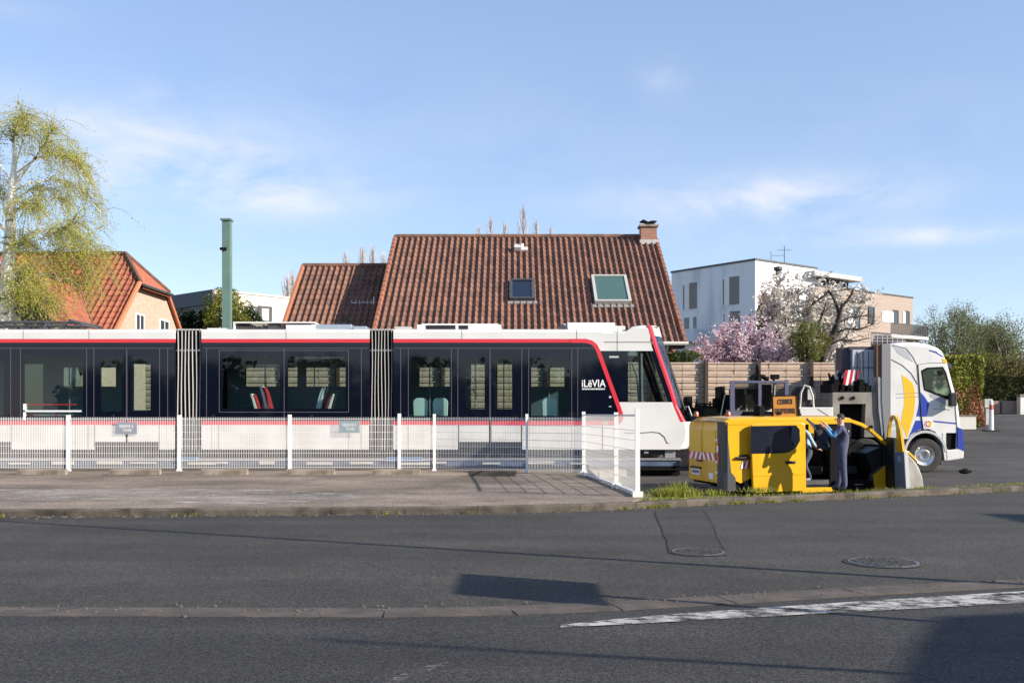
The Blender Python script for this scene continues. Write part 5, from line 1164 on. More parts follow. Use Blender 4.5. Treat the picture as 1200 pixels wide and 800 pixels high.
for i in range(34):
    x = random.uniform(976, 1018); y = random.uniform(444, 458); a = random.uniform(2, 8); g.box(kx(x), kx(x + a), random.uniform(.1, .6), random.uniform(.7, 1.5), kz(459), kz(y))
for i in range(9):
    x = random.uniform(977, 1000); g.tube([(kx(x), .4, kz(456)), (kx(x + random.uniform(-3, 3)), .5, kz(random.uniform(436, 447))), (kx(x + random.uniform(-5, 8)), .6, kz(450))], .035, 5)
g.build('winch_gear', BLKM, tk)
g = MB()
for i in range(7): g.tube([(kx(1030 + i * 6), .6, kz(401 - .2)), (kx(1030 + i * 6), .6, kz(391))], .012, 4)
for z in (391, 395, 398): g.tube([(kx(1030), .6, kz(z)), (kx(1070), .6, kz(z))], .012, 4)
g.build('roof_rack', LETG, tk)

# ------------------------------------------------------------------ gooseneck and gear between the tram and the lorry
gn = thing('gooseneck_platform', 'white and black gooseneck deck with pumps behind the van roof', 'trailer', (X_(900, 31.5), 31.5, -.15))
GY = 31.5; GX0 = X_(900, GY); gx = lambda p: X_(p, GY) - GX0; gz = lambda p: Z_(p, GY) + .15
g = MB(); g.box(gx(800), gx(862), .3, 2.2, gz(500), gz(483)); g.box(gx(855), gx(1000), .2, 2.3, gz(512), gz(491)); g.build('deck', BLK, gn)
g = MB(); g.box(gx(862), gx(893), .05, .6, gz(491), gz(479.5)); g.box(gx(895), gx(906), .1, .6, gz(491), gz(479)); g.box(gx(936), gx(977), .05, .6, gz(491), gz(477)); g.build('white_locker', TWHITE, gn, bevel=.02)
g = MB(); random.seed(9)
for q in ((808, 814, 464, 484), (801, 806, 474, 486), (816, 842, 478, 486), (842, 855, 466, 486), (848, 853, 452, 470), (850, 857, 462, 480), (800, 850, 483, 489), (822, 840, 472, 474)): g.box(gx(q[0]), gx(q[1]), random.uniform(.2, .6), random.uniform(.9, 1.6), gz(q[3]), gz(q[2]))
for i in range(14):
    x = random.uniform(802, 854); g.tube([(gx(x), .4, gz(488)), (gx(x + random.uniform(-5, 5)), .45, gz(random.uniform(466, 480))), (gx(x + random.uniform(-9, 9)), .6, gz(484))], .03, 5)
g.tube([(gx(818), .5, gz(480)), (gx(840), .5, gz(480))], .14, 10); g.build('pump', BLKM, gn)
g = MB(); g.tube([(gx(806), .3, gz(489)), (gx(801), .25, gz(478)), (gx(808), .2, gz(476)), (gx(812), .2, gz(487))], .025, 6); g.tube([(gx(846), .2, gz(488)), (gx(849), .15, gz(470)), (gx(852), .2, gz(460))], .02, 6); g.build('hose', mat('hose_grey', (.35, .37, .38), .5), gn)
g = MB(); g.ring((gx(947.5), .4, gz(463)), [(.01, 0), (.2, -.03), (.36, 0), (.36, .3), (.01, .3)], 'y', 24)
g.build('spare_wheel', RUB, gn)
g = MB(); g.tube([(gx(941), .35, gz(478)), (gx(942), .32, gz(460)), (gx(946), .32, gz(451)), (gx(952), .32, gz(453)), (gx(956), .32, gz(464)), (gx(957), .32, gz(478))], .035, 6); g.box(gx(950), gx(955), .3, .36, gz(468), gz(456)); g.build('wheel_cradle', LGREY, gn)
cg = thing('framed_generator', 'machine behind a purple-grey steel frame with work lamps on its top', 'machine', (X_(888, 31.2), 31.2, -.15))
cY = 31.2; cX = X_(888, cY); gx = lambda p: X_(p, cY) - cX; gz = lambda p: Z_(p, cY) + .15
FRM = mat('frame_purple', (.10, .10, .17), .5)
g = MB(); g.box(gx(856), gx(861), 0, .12, gz(488), gz(446)); g.box(gx(920), gx(924), 0, .12, gz(488), gz(445)); g.box(gx(861), gx(920), 0, .10, gz(448.5), gz(446)); g.box(gx(889), gx(892.5), .01, .1, gz(482), gz(448.5)); g.build('frame', FRM, cg)
g = MB(); g.box(gx(863), gx(906), .3, 1.1, gz(480), gz(454.5)); g.box(gx(893), gx(906), .2, .8, gz(466), gz(450)); g.build('engine', mat('engine_dark', (.035, .035, .03), .7, c2=(.09, .085, .07), scale=7), cg)
g = MB(); g.box(gx(862), gx(888), .28, .30, gz(455.5), gz(454)); g.tube([(gx(875), .2, gz(462)), (gx(876), .2, gz(454))], .03, 6); g.tube([(gx(876), .1, gz(481)), (gx(876), .1, gz(474))], .02, 5); g.tube([(gx(865), .1, gz(480)), (gx(870), .1, gz(475))], .025, 5); g.tube([(gx(908), .1, gz(464)), (gx(909), .1, gz(447))], .05, 6); g.build('pipe', LGREY, cg)
g = MB(); g.box(gx(861), gx(920), .055, .062, gz(478), gz(448.5)); g.build('screen', glass('machine_screen', (.62, .64, .62)), cg)
g = MB(); g.tube([(gx(890), .2, gz(446)), (gx(890), .2, gz(436)), (gx(889), .2, gz(427))], [.13, .07, .04], 8); g.tube([(gx(881), .2, gz(444)), (gx(886), .2, gz(440)), (gx(896), .2, gz(441)), (gx(902), .2, gz(445))], .08, 6); g.box(gx(906.5), gx(914.5), .1, .4, gz(444), gz(438.5)); g.box(gx(908), gx(910), .2, .3, gz(447), gz(444)); g.build('work_lamp', BLKM, cg)
# ------------------------------------------------------------------ people
def human(nm, label, loc, rz, J, sc_=1.0, mats=None, rule=None, head=None):
    """J: joint positions in metres (local), one continuous skinned body"""
    P = {}; names = []; verts = []; rad = []; edges = []
    def v(n, p, r): P[n] = len(verts); verts.append(Vector(p) * sc_); rad.append(r * sc_)
    def e(*c):
        for a, b in zip(c, c[1:]): edges.append((P[a], P[b]))
    order = J
    for n, p, r in order: v(n, p, r)
    e('pelvis', 'waist', 'chest', 'uchest', 'neck', 'skull', 'crown')
    for s in 'LR':
        e('pelvis', 'hip' + s, 'knee' + s, 'ankle' + s, 'toe' + s); e('uchest', 'sh' + s, 'el' + s, 'wr' + s, 'palm' + s)
    # fingers
    for s in 'LR':
        w_ = verts[P['palm' + s]]; d = (verts[P['palm' + s]] - verts[P['wr' + s]]).normalized(); u = d.cross(Vector((0, 0, 1))); u = u.normalized() if u.length > .1 else Vector((1, 0, 0)); n_ = d.cross(u)
        for k in range(4):
            o = u * (k - 1.5) * .021; l_ = (.036, .042, .040, .030)[k]; a = f'f{s}{k}a'; b = f'f{s}{k}b'; c = f'f{s}{k}c'
            P[a] = len(verts); verts.append(w_ + d * .035 + o); rad.append(.0095); P[b] = len(verts); verts.append(w_ + d * (.035 + l_) + o + n_ * .008); rad.append(.0085); P[c] = len(verts); verts.append(w_ + d * (.035 + 1.6 * l_) + o + n_ * .028); rad.append(.007); e('palm' + s, a, b, c)
        a = f't{s}a'; b = f't{s}b'; P[a] = len(verts); verts.append(w_ - d * .02 - u * .04 + n_ * .01); rad.append(.011); P[b] = len(verts); verts.append(w_ + d * .02 - u * .06 + n_ * .02); rad.append(.009); e('palm' + s, a, b)
    me = bpy.data.meshes.new('person'); me.from_pydata([tuple(x) for x in verts], edges, []); o = bpy.data.objects.new('tmp', me); col.objects.link(o)
    bpy.context.view_layer.objects.active = o
    sk = o.modifiers.new('skin', 'SKIN'); sk.use_smooth_shade = True
    for i, d in enumerate(me.skin_vertices[0].data): d.radius = (rad[i], rad[i]); d.use_root = (i == P['pelvis'])
    # torso wider than deep
    for n in ('pelvis', 'waist', 'chest', 'uchest'): r_ = rad[P[n]]; me.skin_vertices[0].data[P[n]].radius = (r_ * 1.0, r_ * .86)
    ss = o.modifiers.new('sub', 'SUBSURF'); ss.levels = 2; ss.render_levels = 2
    dg = bpy.context.evaluated_depsgraph_get(); m2 = bpy.data.meshes.new_from_object(o.evaluated_get(dg)); bpy.data.objects.remove(o)
    b = bpy.data.objects.new(nm, m2); col.objects.link(b); m2.materials.clear()
    for m_ in mats: m2.materials.append(m_)
    hc = verts[P['skull']]
    for pl_ in m2.polygons: pl_.material_index = rule(pl_.center / sc_, pl_); pl_.use_smooth = True
    b.location = loc; b.rotation_euler = (0, 0, rz); tag(b, label, 'person'); m2.name = nm
    return b, verts, P
def face(b, c, fwd, up, k=1.0):
    """nose, eyes, ears and hair cap on the head; c = head centre, fwd = facing"""
    fwd = fwd.normalized(); rt = fwd.cross(up).normalized(); g = MB()
    M = Matrix((( rt.x, fwd.x, up.x, c.x), (rt.y, fwd.y, up.y, c.y), (rt.z, fwd.z, up.z, c.z), (0, 0, 0, 1)))
    g.tube([M @ Vector((0, .085, .02)), M @ Vector((0, .112, -.015)), M @ Vector((0, .09, -.03))], [.008, .016, .008], 6)
    g.build('nose', SKIN, b, smooth=True)
    for s in (-1, 1): g = MB(); g.tube([M @ Vector((s * .078, .0, .015)), M @ Vector((s * .092, -.012, .0)), M @ Vector((s * .080, -.0, -.03))], [.014, .018, .010], 6); g.build('ear', SKIN, b, smooth=True)
    g = MB()
    for s in (-1, 1): g.tube([M @ Vector((s * .032, .075, .022)), M @ Vector((s * .032, .094, .022))], .009, 6)
    g.box(-.028, .028, .086, .094, -.052, -.046, M); g.build('eyes_and_mouth', HAIR, b)
    g = MB(); rr = []
    for i in range(9):
        t = i / 8; ph = t * R(112); row = []
        for j in range(16):
            a = 2 * math.pi * j / 16; fr = max(0, math.sin(a)); pm = min(ph, R(108) - fr * R(62)); r_ = .094 + .006 * mn.noise(Vector((i * .7, j * .9, 1)))
            row.append(M @ Vector((r_ * .88 * math.sin(pm) * math.cos(a), r_ * 1.06 * math.sin(pm) * math.sin(a) - .006, r_ * 1.15 * math.cos(pm) + .012)))
        rr.append(row)
    g.loft(rr, close=True); g.build('hair', HAIR, b, smooth=True)
# worker: faces left (-x), seen from the side/back, arms raised to the left holding a dark jacket
wY = 22.35; wp = Vector((X_(987, wY), wY, -.0)); 
J = [('pelvis', (0, 0, .93), .165), ('waist', (.0, 0, 1.08), .155), ('chest', (.01, 0, 1.24), .172), ('uchest', (.0, 0, 1.37), .150), ('neck', (-.025, 0, 1.49), .062), ('skull', (-.05, 0, 1.60), .092), ('crown', (-.045, 0, 1.665), .078),
     ('hipL', (.0, -.10, .88), .112), ('kneeL', (.03, -.13, .50), .082), ('ankleL', (.07, -.15, .11), .064), ('toeL', (-.08, -.17, .045), .042),
     ('hipR', (-.02, .10, .88), .112), ('kneeR', (-.07, .12, .50), .082), ('ankleR', (-.10, .13, .11), .064), ('toeR', (-.24, .14, .045), .042),
     ('shL', (-.02, -.17, 1.39), .066), ('elL', (-.19, -.23, 1.22), .054), ('wrL', (-.33, -.19, 1.41), .034), ('palmL', (-.39, -.18, 1.47), .030),
     ('shR', (-.02, .17, 1.39), .066), ('elR', (-.20, .22, 1.25), .054), ('wrR', (-.34, .16, 1.46), .034), ('palmR', (-.40, .14, 1.52), .030)]
def rule1(c, p):
    if c.z > 1.475 and c.x > -.2: return 0
    if c.x < -.31: return 0
    if c.x < -.10 and c.z > 1.18: return 2
    if c.z < .10: return 3
    return 1
b, vv, PP = human('person', 'person in navy work overalls holding a dark jacket beside the van', wp, R(-22), J, 1.0, [SKIN, NAVY, SHIRTB, SHOE], rule1)
face(b, Vector((-.052, 0, 1.625)), Vector((-1, -.1, -.1)), Vector((0, 0, 1)))
g = MB(); g.box(.128, .142, -.10, .10, 1.33, 1.37); g.build('back_stripe', LETG, b)
jk = MB(); rr = []
for i in range(9):
    t = i / 8; x = -.78 + .5 * t; zz = 1.68 - .36 * t ** 1.1; rr.append([(x + .03 * math.sin(j * 1.7 + i), -.22 + .10 * j + .03 * math.sin(i * 2.1 + j), zz - .05 * abs(j - 1.5) * (1 + t) - (.20 * t if j in (0, 3) else 0)) for j in range(4)] + [(x + .05, -.18 + .10 * j, zz - .10 - .22 * t) for j in (3, 2, 1, 0)])
jk.loft(rr, close=True); jk.add(rr[0], [tuple(range(8))]); jk.add(rr[-1], [tuple(range(8))])
o = jk.build('jacket', mat('jacket_dark', (.02, .022, .035), .9, bump=.6, bscale=12), None, smooth=True); o.location = wp; o.rotation_euler = (0, 0, R(-30)); o.location.z += 0; tag(o, 'dark jacket held up by the worker beside the van', 'jacket')
sub = o.modifiers.new('sub', 'SUBSURF'); sub.levels = 1; sub.render_levels = 1
g = MB(); rr = []
for i in range(5):
    t = i / 4; rr.append([(-.40 - .16 * math.cos(a), -.02 + .05 * math.sin(a), 1.36 - .42 * t + .02 * math.sin(3 * a + i)) for a in [2 * math.pi * j / 8 for j in range(8)]])
g.loft(rr, close=True); oo = g.build('hanging_sleeve', bpy.data.materials['jacket_dark'], o, smooth=True)
# second person, inside the van doorway
sY = 23.55; sp2 = Vector((X_(944, sY), sY, .12))
J2 = [('pelvis', (0.05, 0, .75), .135), ('waist', (.0, 0, .90), .125), ('chest', (-.05, 0, 1.05), .135), ('uchest', (-.08, 0, 1.18), .120), ('neck', (-.12, .02, 1.27), .055), ('skull', (-.16, .03, 1.35), .083), ('crown', (-.18, .03, 1.41), .070),
      ('hipL', (.04, -.10, .70), .095), ('kneeL', (-.12, -.12, .42), .065), ('ankleL', (.04, -.13, .11), .05), ('toeL', (-.12, -.14, .045), .04),
      ('hipR', (.04, .10, .70), .095), ('kneeR', (-.06, .12, .42), .065), ('ankleR', (.14, .13, .11), .05), ('toeR', (-.02, .14, .045), .04),
      ('shL', (-.08, -.17, 1.18), .062), ('elL', (.02, -.24, .94), .048), ('wrL', (.18, -.20, .80), .032), ('palmL', (.25, -.18, .78), .03),
      ('shR', (-.08, .17, 1.18), .062), ('elR', (.0, .24, .94), .048), ('wrR', (.16, .22, .82), .032), ('palmR', (.23, .21, .80), .03)]
def rule2(c, p):
    if c.z > 1.25: return 0
    if c.x > .10 and .7 < c.z < .95 and abs(c.y) > .14: return 0
    if c.z > .82: return 2
    if c.z < .10: return 3
    return 1
b2, _, _ = human('person', 'person in a pale blue shirt inside the dark open side of the van', sp2, R(20), J2, 1.0, [SKIN, NAVY, SHIRTL, mat('trainer', (.30, .30, .36), .7)], rule2)
face(b2, Vector((-.165, .03, 1.375)), Vector((-.9, -.3, -.2)), Vector((0, 0, 1)))

# ------------------------------------------------------------------ vegetation
def rv(): 
    while True:
        v = Vector((random.uniform(-1, 1), random.uniform(-1, 1), random.uniform(-1, 1)))
        if .05 < v.length < 1: return v.normalized()
def grow(mb, p, d, L_, r, depth, opt, tips, lev=0):
    n = opt.get('seg', 4); pts = [p.copy()]; rs = [r]; r1 = r * opt.get('taper', .62)
    for i in range(n):
        d = (d + rv() * opt.get('wob', .18) + Vector((0, 0, opt.get('up', .08) if lev < opt.get('dl', 99) else opt.get('up2', -.1)))).normalized()
        p = p + d * (L_ / n); pts.append(p.copy()); rs.append(r + (r1 - r) * (i + 1) / n)
    k = 6 if lev < 2 else (4 if lev < 3 else 3)
    mb.tube(pts, rs, k, cap=False)
    if depth <= 0: tips.append((pts, d)); return
    for i in range(opt['n'][min(lev, len(opt['n']) - 1)]):
        t = random.uniform(opt.get('t0', .35), 1.0); q = pts[min(n, max(1, int(t * n + .5)))]; a = (d + rv() * opt.get('spread', .85)).normalized()
        if a.z < opt.get('minz', -.3): a.z = abs(a.z) * .3; a.normalize()
        grow(mb, q, a, L_ * opt.get('len', .66) * random.uniform(.75, 1.2), max(opt.get('rmin', .004), rs[-1] * random.uniform(.55, .8)), depth - 1, opt, tips, lev + 1)
    grow(mb, pts[-1], d, L_ * opt.get('len', .66), max(opt.get('rmin', .004), r1 * .85), depth - 1, opt, tips, lev + 1)
def leafquads(mb, c, spread, n, size, flat=0, asp=.6):
    for _ in range(n):
        q = c + Vector((random.gauss(0, spread), random.gauss(0, spread), random.gauss(0, spread))); u = rv() * size * random.uniform(.6, 1.3); v_ = rv().cross(u)
        if v_.length < 1e-6: continue
        v_ = v_.normalized() * size * asp; mb.add([q - u, q - v_ * .9, q + u, q + v_ * .9], [(0, 1, 2, 3)])
def tree(nm, label, cat, loc, h, opt, leaf, lm, bm_, group=None, depth=4, r0=.15, lean=(0, 0), seed=1, start=None):
    random.seed(seed); t = thing(nm, label, cat, loc, 0, group); tips = []; g = MB()
    grow(g, Vector((0, 0, -.3)), Vector((lean[0], lean[1], 1)).normalized(), h * opt.get('trunk', .4), r0, depth, opt, tips); g.build('trunk', bm_, t)
    if leaf:
        g = MB(); n, sz, sp_ = leaf
        for pts, d in tips:
            for p in pts[1:]: leafquads(g, p, sp_, n, sz)
        if len(g.f): g.build('crown', lm, t)
    return t
# birch
random.seed(4)
BY = 33.6
birch = thing('birch_tree', 'white-barked birch with yellow-green catkins at the far left', 'tree', (X_(7, BY), BY, 0))
BX0 = X_(7, BY)
def bpt(px, py, dy=0): return Vector((X_(px, BY) - BX0, dy, Z_(py, BY)))
BIRB = mat('birch_bark', (.80, .77, .72), .8, c2=(.10, .085, .075), scale=2.2, lo=.62, hi=.66, stretch=(1, 1, 3.2), detail=3)
g = MB(); g.tube([bpt(2, 560), bpt(4, 430), bpt(6, 370), bpt(9, 320), bpt(12, 280), bpt(12.5, 250), bpt(15, 215), bpt(17, 190), bpt(18, 160)], [.28, .26, .24, .22, .19, .155, .12, .08, .03], 10)
limbs = []
for pts, r in (([(3, 368), (14, 355), (30, 345), (40, 338)], .07), ([(8, 336), (24, 328), (40, 322), (55, 316)], .06), ([(11, 300), (22, 292), (32, 280)], .055), ([(12, 275), (2, 262), (-12, 250), (-30, 240)], .07),
               ([(12.5, 262), (26, 250), (44, 245), (62, 250)], .05), ([(13, 240), (28, 228), (40, 222), (58, 222), (80, 240)], .05), ([(13, 225), (30, 212), (50, 205), (75, 212), (100, 240)], .045), ([(12, 268), (0, 245), (-10, 215), (-22, 190)], .06),
               ([(15, 215), (30, 190), (52, 175), (72, 180), (92, 205)], .045), ([(16, 200), (30, 172), (38, 152), (40, 140)], .035), ([(17, 190), (14, 165), (20, 145)], .03), ([(15, 215), (0, 190), (-12, 165), (-30, 160)], .04), ([(15, 222), (40, 196), (66, 170), (80, 158)], .04),
               ([(16, 205), (50, 188), (85, 188), (112, 210)], .035), ([(10, 315), (-8, 300), (-30, 292)], .05), ([(11, 290), (40, 268), (70, 268), (95, 285)], .04), ([(9, 330), (35, 308), (70, 300), (90, 312)], .035), ([(8, 345), (30, 322), (58, 318), (84, 332)], .035), ([(9, 325), (40, 300), (75, 285), (104, 296)], .03), ([(12, 300), (45, 285), (80, 272), (108, 262)], .03), ([(4, 372), (28, 350), (50, 346), (66, 356)], .03)):
    dy0 = random.uniform(-1.2, 1.2); P_ = [bpt(a, b, dy0 * i / len(pts) * 1.6) for i, (a, b) in enumerate(pts)]
    g.tube(P_, [r * (1 - .75 * i / (len(P_) - 1)) for i in range(len(P_))], 6); limbs.append(P_)
g.build('trunk', BIRB, birch)
TWIG = mat('birch_twig', (.24, .19, .10), .9)
g = MB(); lf = MB()
lf2 = []
for P_ in limbs:
    L_ = [P_[0]] + P_[1:]
    for k in range(80):
        t = random.uniform(.42, 1.0) * (len(P_) - 1); i = min(int(t), len(P_) - 2); p = P_[i].lerp(P_[i + 1], t - i)
        d = (rv() + (P_[-1] - P_[0]).normalized() * .7 + Vector((0, 0, .5))).normalized(); pts = [p]; Lt = random.uniform(.5, 1.7); n = 7; upw = P_[-1].z > 9.0 and random.random() < .4; Lt *= (.45 if upw else 1)
        for s in range(n):
            d = (d + rv() * .22 + Vector((0, 0, (-.33 if not upw else .25)))).normalized(); p = p + d * (Lt / n)
            pts.append(p)
        g.tube(pts, [.011, .009, .008, .007, .006, .005, .0045, .004], 3, cap=False)
        for q in pts[2:]: leafquads(lf, q, .075, 5 if not upw else 3, .028, asp=.6)
g.build('twigs', TWIG, birch)
lf.build('crown', leafmat('birch_leaf', (.46, .50, .07), (.62, .50, .08), (.38, .46, .08), .5), birch)

LM_G = leafmat('green_leaf', (.05, .085, .02), (.10, .13, .03), (.07, .10, .025))
LM_BR = leafmat('brown_olive_leaf', (.15, .13, .06), (.24, .22, .10), (.17, .17, .07))
LM_OL = leafmat('olive_leaf', (.14, .16, .045), (.24, .24, .08), (.18, .19, .06))
# poplars behind
BARKL = mat('hazy_bark', (.46, .40, .37), .9)  # bark colour paled to stand in for distance haze
def poplar(px, pytop, Y, wd, seed, label):
    random.seed(seed); X = X_(px, Y); t = thing('bare_poplar', label, 'tree', (X, Y, 1.6), 0, 'bare poplars behind the houses'); h = Z_(pytop, Y) - 1.6; g = MB(); g.tube([(0, 0, 0), (0, 0, h * .6), (0.1, 0, h)], [.15, .07, .015], 5)
    for i in range(260):
        z = h * random.uniform(.35, .99); a = random.uniform(0, 6.28); l_ = wd * 1.5 * (1 - z / h) ** .5 * random.uniform(.6, 1.3) + .3; d = Vector((math.cos(a) * .42, math.sin(a) * .42, 1)); p0 = Vector((0, 0, z)); g.tube([p0, p0 + d * l_ * .5, p0 + Vector((d.x * .6, d.y * .6, d.z)) * l_ * 1.3], [.020, .014, .006], 3, cap=False)
    g.build('trunk', BARKL, t); return t
for k, a in enumerate(((575, 258, 95, 1.0), (592, 264, 95, .8), (613, 248, 92, 1.3), (628, 262, 95, .9), (645, 268, 95, .7), (405, 300, 90, .9), (425, 295, 90, 1.1), (437, 293, 92, 1.0), (449, 299, 90, .8), (337, 330, 85, 1.2), (343, 324, 88, 1.1), (561, 268, 95, .7))):
    poplar(a[0], a[1], a[2], a[3] * 1.6, 30 + k, ['bare poplar top above the ridge, left of the roof vent', 'low bare poplar just left of the tallest one over the ridge', 'tallest bare poplar over the main roof ridge', 'bare poplar just right of the tallest one over the ridge', 'faint low bare poplar at the right of the ridge group', 'leftmost bare poplar above the lower roof', 'second bare poplar above the lower roof', 'tallest bare poplar above the lower roof', 'bare poplar where the lower roof meets the tall one', 'bare tree at the left foot of the lower roof', 'bare tree rising against the edge of the lower roof', 'lowest bare poplar at the left end of the ridge group'][k])
# yellow-green bush tree behind the pylon
def bush(nm, label, cat, cen, rx, ry, rz_, n, sz, lm, group=None, seed=3, stem=True, lump=.35, fill=.35):
    random.seed(seed); t = thing(nm, label, cat, (cen[0], cen[1], th(cen[1])), 0, group); g = MB(); z0 = cen[2] - th(cen[1]); off = Vector((seed * 3.1, 1.7, .3))
    for _ in range(n):
        d = rv(); k = 1 + lump * mn.noise(d * 1.9 + off) + .5 * lump * mn.noise(d * 4.5 + off); rr_ = random.random() ** fill; q = Vector((d.x * rx, d.y * ry, d.z * rz_)) * (k * rr_)
        if mn.noise(q * 1.3 + off) < -.28: continue
        q.z += z0
        if q.z < .05: continue
        leafquads(g, q, sz * .6, 3, sz)
    g.build('crown', lm, t)
    if stem:
        g = MB()
        for i in range(7):
            d = rv(); d.z = abs(d.z); g.tube([(0, 0, 0), (d.x * rx * .2, d.y * ry * .2, z0 * .6), (d.x * rx * .75, d.y * ry * .75, z0 + d.z * rz_ * .7)], [.09, .06, .02], 5)
        g.build('trunk', BARK, t)
    return t
p = at(265, 366, 46); bush('round_bush', 'rounded yellow-green evergreen partly hidden by the green pylon', 'bush', p, 1.0, 1.0, 1.1, 2600, .055, leafmat('euonymus', (.30, .30, .06), (.10, .14, .03), (.16, .18, .04)), seed=5)
p = at(228, 378, 47); bush('dark_bush', 'small dark bush left of the yellow-green evergreen', 'bush', p, 1.0, .8, .7, 1300, .06, leafmat('dark_evergreen', (.015, .03, .012), (.035, .055, .02)), seed=6)
p = at(283, 376, 47.5); bush('dark_bush', 'dark bush right of the pylon below the cream wall', 'bush', p, .9, .8, .8, 1300, .06, bpy.data.materials['dark_evergreen'], seed=7)
# magnolia blossoms
LM_PINK = leafmat('pink_blossom', (.68, .46, .54), (.82, .74, .77), (.76, .60, .66), .4)
LM_WHT = leafmat('white_blossom', (.70, .66, .60), (.80, .78, .74), (.62, .58, .52), .3)
def blossom(nm, label, Y, shoots, lm, dens, sz, seed, r0=.09, grp=None):
    random.seed(seed); bx = sum(s[0] for s in shoots) / len(shoots); X = X_(bx, Y); t = thing(nm, label, 'tree', (X, Y, -.15), 0, grp); g = MB(); lf = MB(); base = Vector((0, 0, 0)); crotch = Vector((0, 0, 1.6))
    g.tube([base, crotch], [r0 * 1.4, r0 * 1.1], 8)
    for px, py, sp_ in shoots:
        dy = random.uniform(-1.0, 1.2); e = Vector((X_(px, Y + dy) - X, dy, Z_(py, Y + dy) + .15)); m_ = crotch.lerp(e, .5) + Vector((random.uniform(-.3, .3), random.uniform(-.3, .3), .1)); g.tube([crotch, m_, e], [r0 * .6, r0 * .35, .012], 5)
        for k in range(dens):
            c = m_.lerp(e, random.uniform(-.1, 1.1)); d = rv(); d.z = abs(d.z) * .7 + .1; q = c + d * sp_ * random.uniform(.3, 1.2); g.tube([c, c.lerp(q, .5) + rv() * .06, q], [.014, .010, .005], 3, cap=False)
            for s in range(4): leafquads(lf, c.lerp(q, .35 + .2 * s), sz * .9, 3, sz, asp=.75)
    g.build('trunk', BARK, t); lf.build('crown', lm, t); return t
blossom('magnolia_tree', 'pink magnolia in full blossom above the plank fence', 38.5, [(815, 412, .5), (828, 405, .5), (842, 398, .6), (850, 388, .5), (865, 385, .6), (878, 380, .5), (870, 400, .7), (895, 392, .6), (905, 400, .6), (918, 408, .5), (888, 410, .7), (850, 410, .7), (838, 415, .6), (930, 412, .4), (900, 415, .6), (862, 412, .6)], LM_PINK, 85, .05, 8)
blossom('white_blossom_tree', 'white flowering tree in front of the dark side of the apartment block', 44, [(897, 352, .7), (905, 340, .7), (915, 335, .7), (925, 345, .8), (935, 332, .7), (945, 345, .8), (955, 340, .8), (965, 350, .8), (975, 345, .7), (902, 368, .8), (920, 365, .8), (938, 366, .8), (950, 370, .7), (985, 348, .6), (910, 385, .8), (930, 385, .7), (1000, 352, .5), (1015, 345, .5)], LM_WHT, 44, .085, 9, .11)
p = at(947, 402, 37.5); bush('green_shrub', 'olive green shrub between the magnolia and the bare tree', 'bush', p, .75, .7, .85, 2400, .035, LM_OL, seed=9)
p = at(915, 382, 48); bush('dark_tree', 'dark dense evergreen behind the white blossoms', 'tree', p, 1.5, 1.2, 1.7, 2600, .07, bpy.data.materials['dark_evergreen'], seed=14)
p = at(802, 421, 36.3); bush('hedge_shrub', 'low green shrub at the top of the plank fence beside the house', 'bush', p, .85, .4, .35, 1200, .035, LM_G, seed=12)
# twisted bare tree
random.seed(12); t = thing('pruned_tree', 'dark twisted pruned tree with thin twigs behind the lorry crane', 'tree', (X_(962, 38), 38, -.15)); PX0 = X_(962, 38)
def tp(px, py, dy=0): return Vector((X_(px, 38 + dy) - PX0, dy, Z_(py, 38 + dy) + .15))
g = MB(); tw = MB()
br = [([(958, 560), (960, 440), (965, 415), (972, 400), (979, 385), (984, 368), (987, 357)], [.16, .16, .14, .12, .11, .09, .05]), ([(984, 368), (980, 356), (975, 346), (970, 340)], [.07, .06, .05, .06]), ([(987, 358), (992, 353), (998, 345), (1000, 338)], [.06, .05, .04, .02]), ([(972, 400), (962, 392), (958, 383), (963, 370), (968, 355)], [.06, .05, .045, .035, .02]),
      ([(970, 405), (985, 398), (1000, 400), (1020, 396)], [.045, .035, .03, .015]), ([(976, 392), (992, 385), (1008, 386), (1024, 380)], [.04, .03, .025, .01]), ([(975, 395), (960, 396), (948, 390), (942, 380)], [.045, .035, .03, .02]), ([(982, 378), (996, 372), (1012, 370), (1024, 372)], [.035, .03, .02, .01]), ([(970, 342), (962, 350), (952, 356), (946, 364)], [.04, .03, .02, .01]), ([(960, 425), (945, 412), (935, 402)], [.05, .04, .02])]
for pts, rs in br:
    dy = random.uniform(-.4, .4); P_ = [tp(a, b, dy * i / len(pts)) for i, (a, b) in enumerate(pts)]; g.tube(P_, rs, 6)
    for k in range(26):
        tt = random.uniform(.2, 1) * (len(P_) - 1); i = min(int(tt), len(P_) - 2); p = P_[i].lerp(P_[i + 1], tt - i)
        if p.z < 3.0: continue
        d = rv(); d.z = d.z * .4 + .12; l_ = random.uniform(.4, 1.3); q = p + d * l_; tw.tube([p, p.lerp(q, .5) + rv() * .08, q], [.012, .009, .004], 3, cap=False)
g.build('trunk', mat('dark_bark', (.035, .026, .022), .9), t); tw.build('twigs', mat('brown_twig', (.10, .07, .05), .9), t)

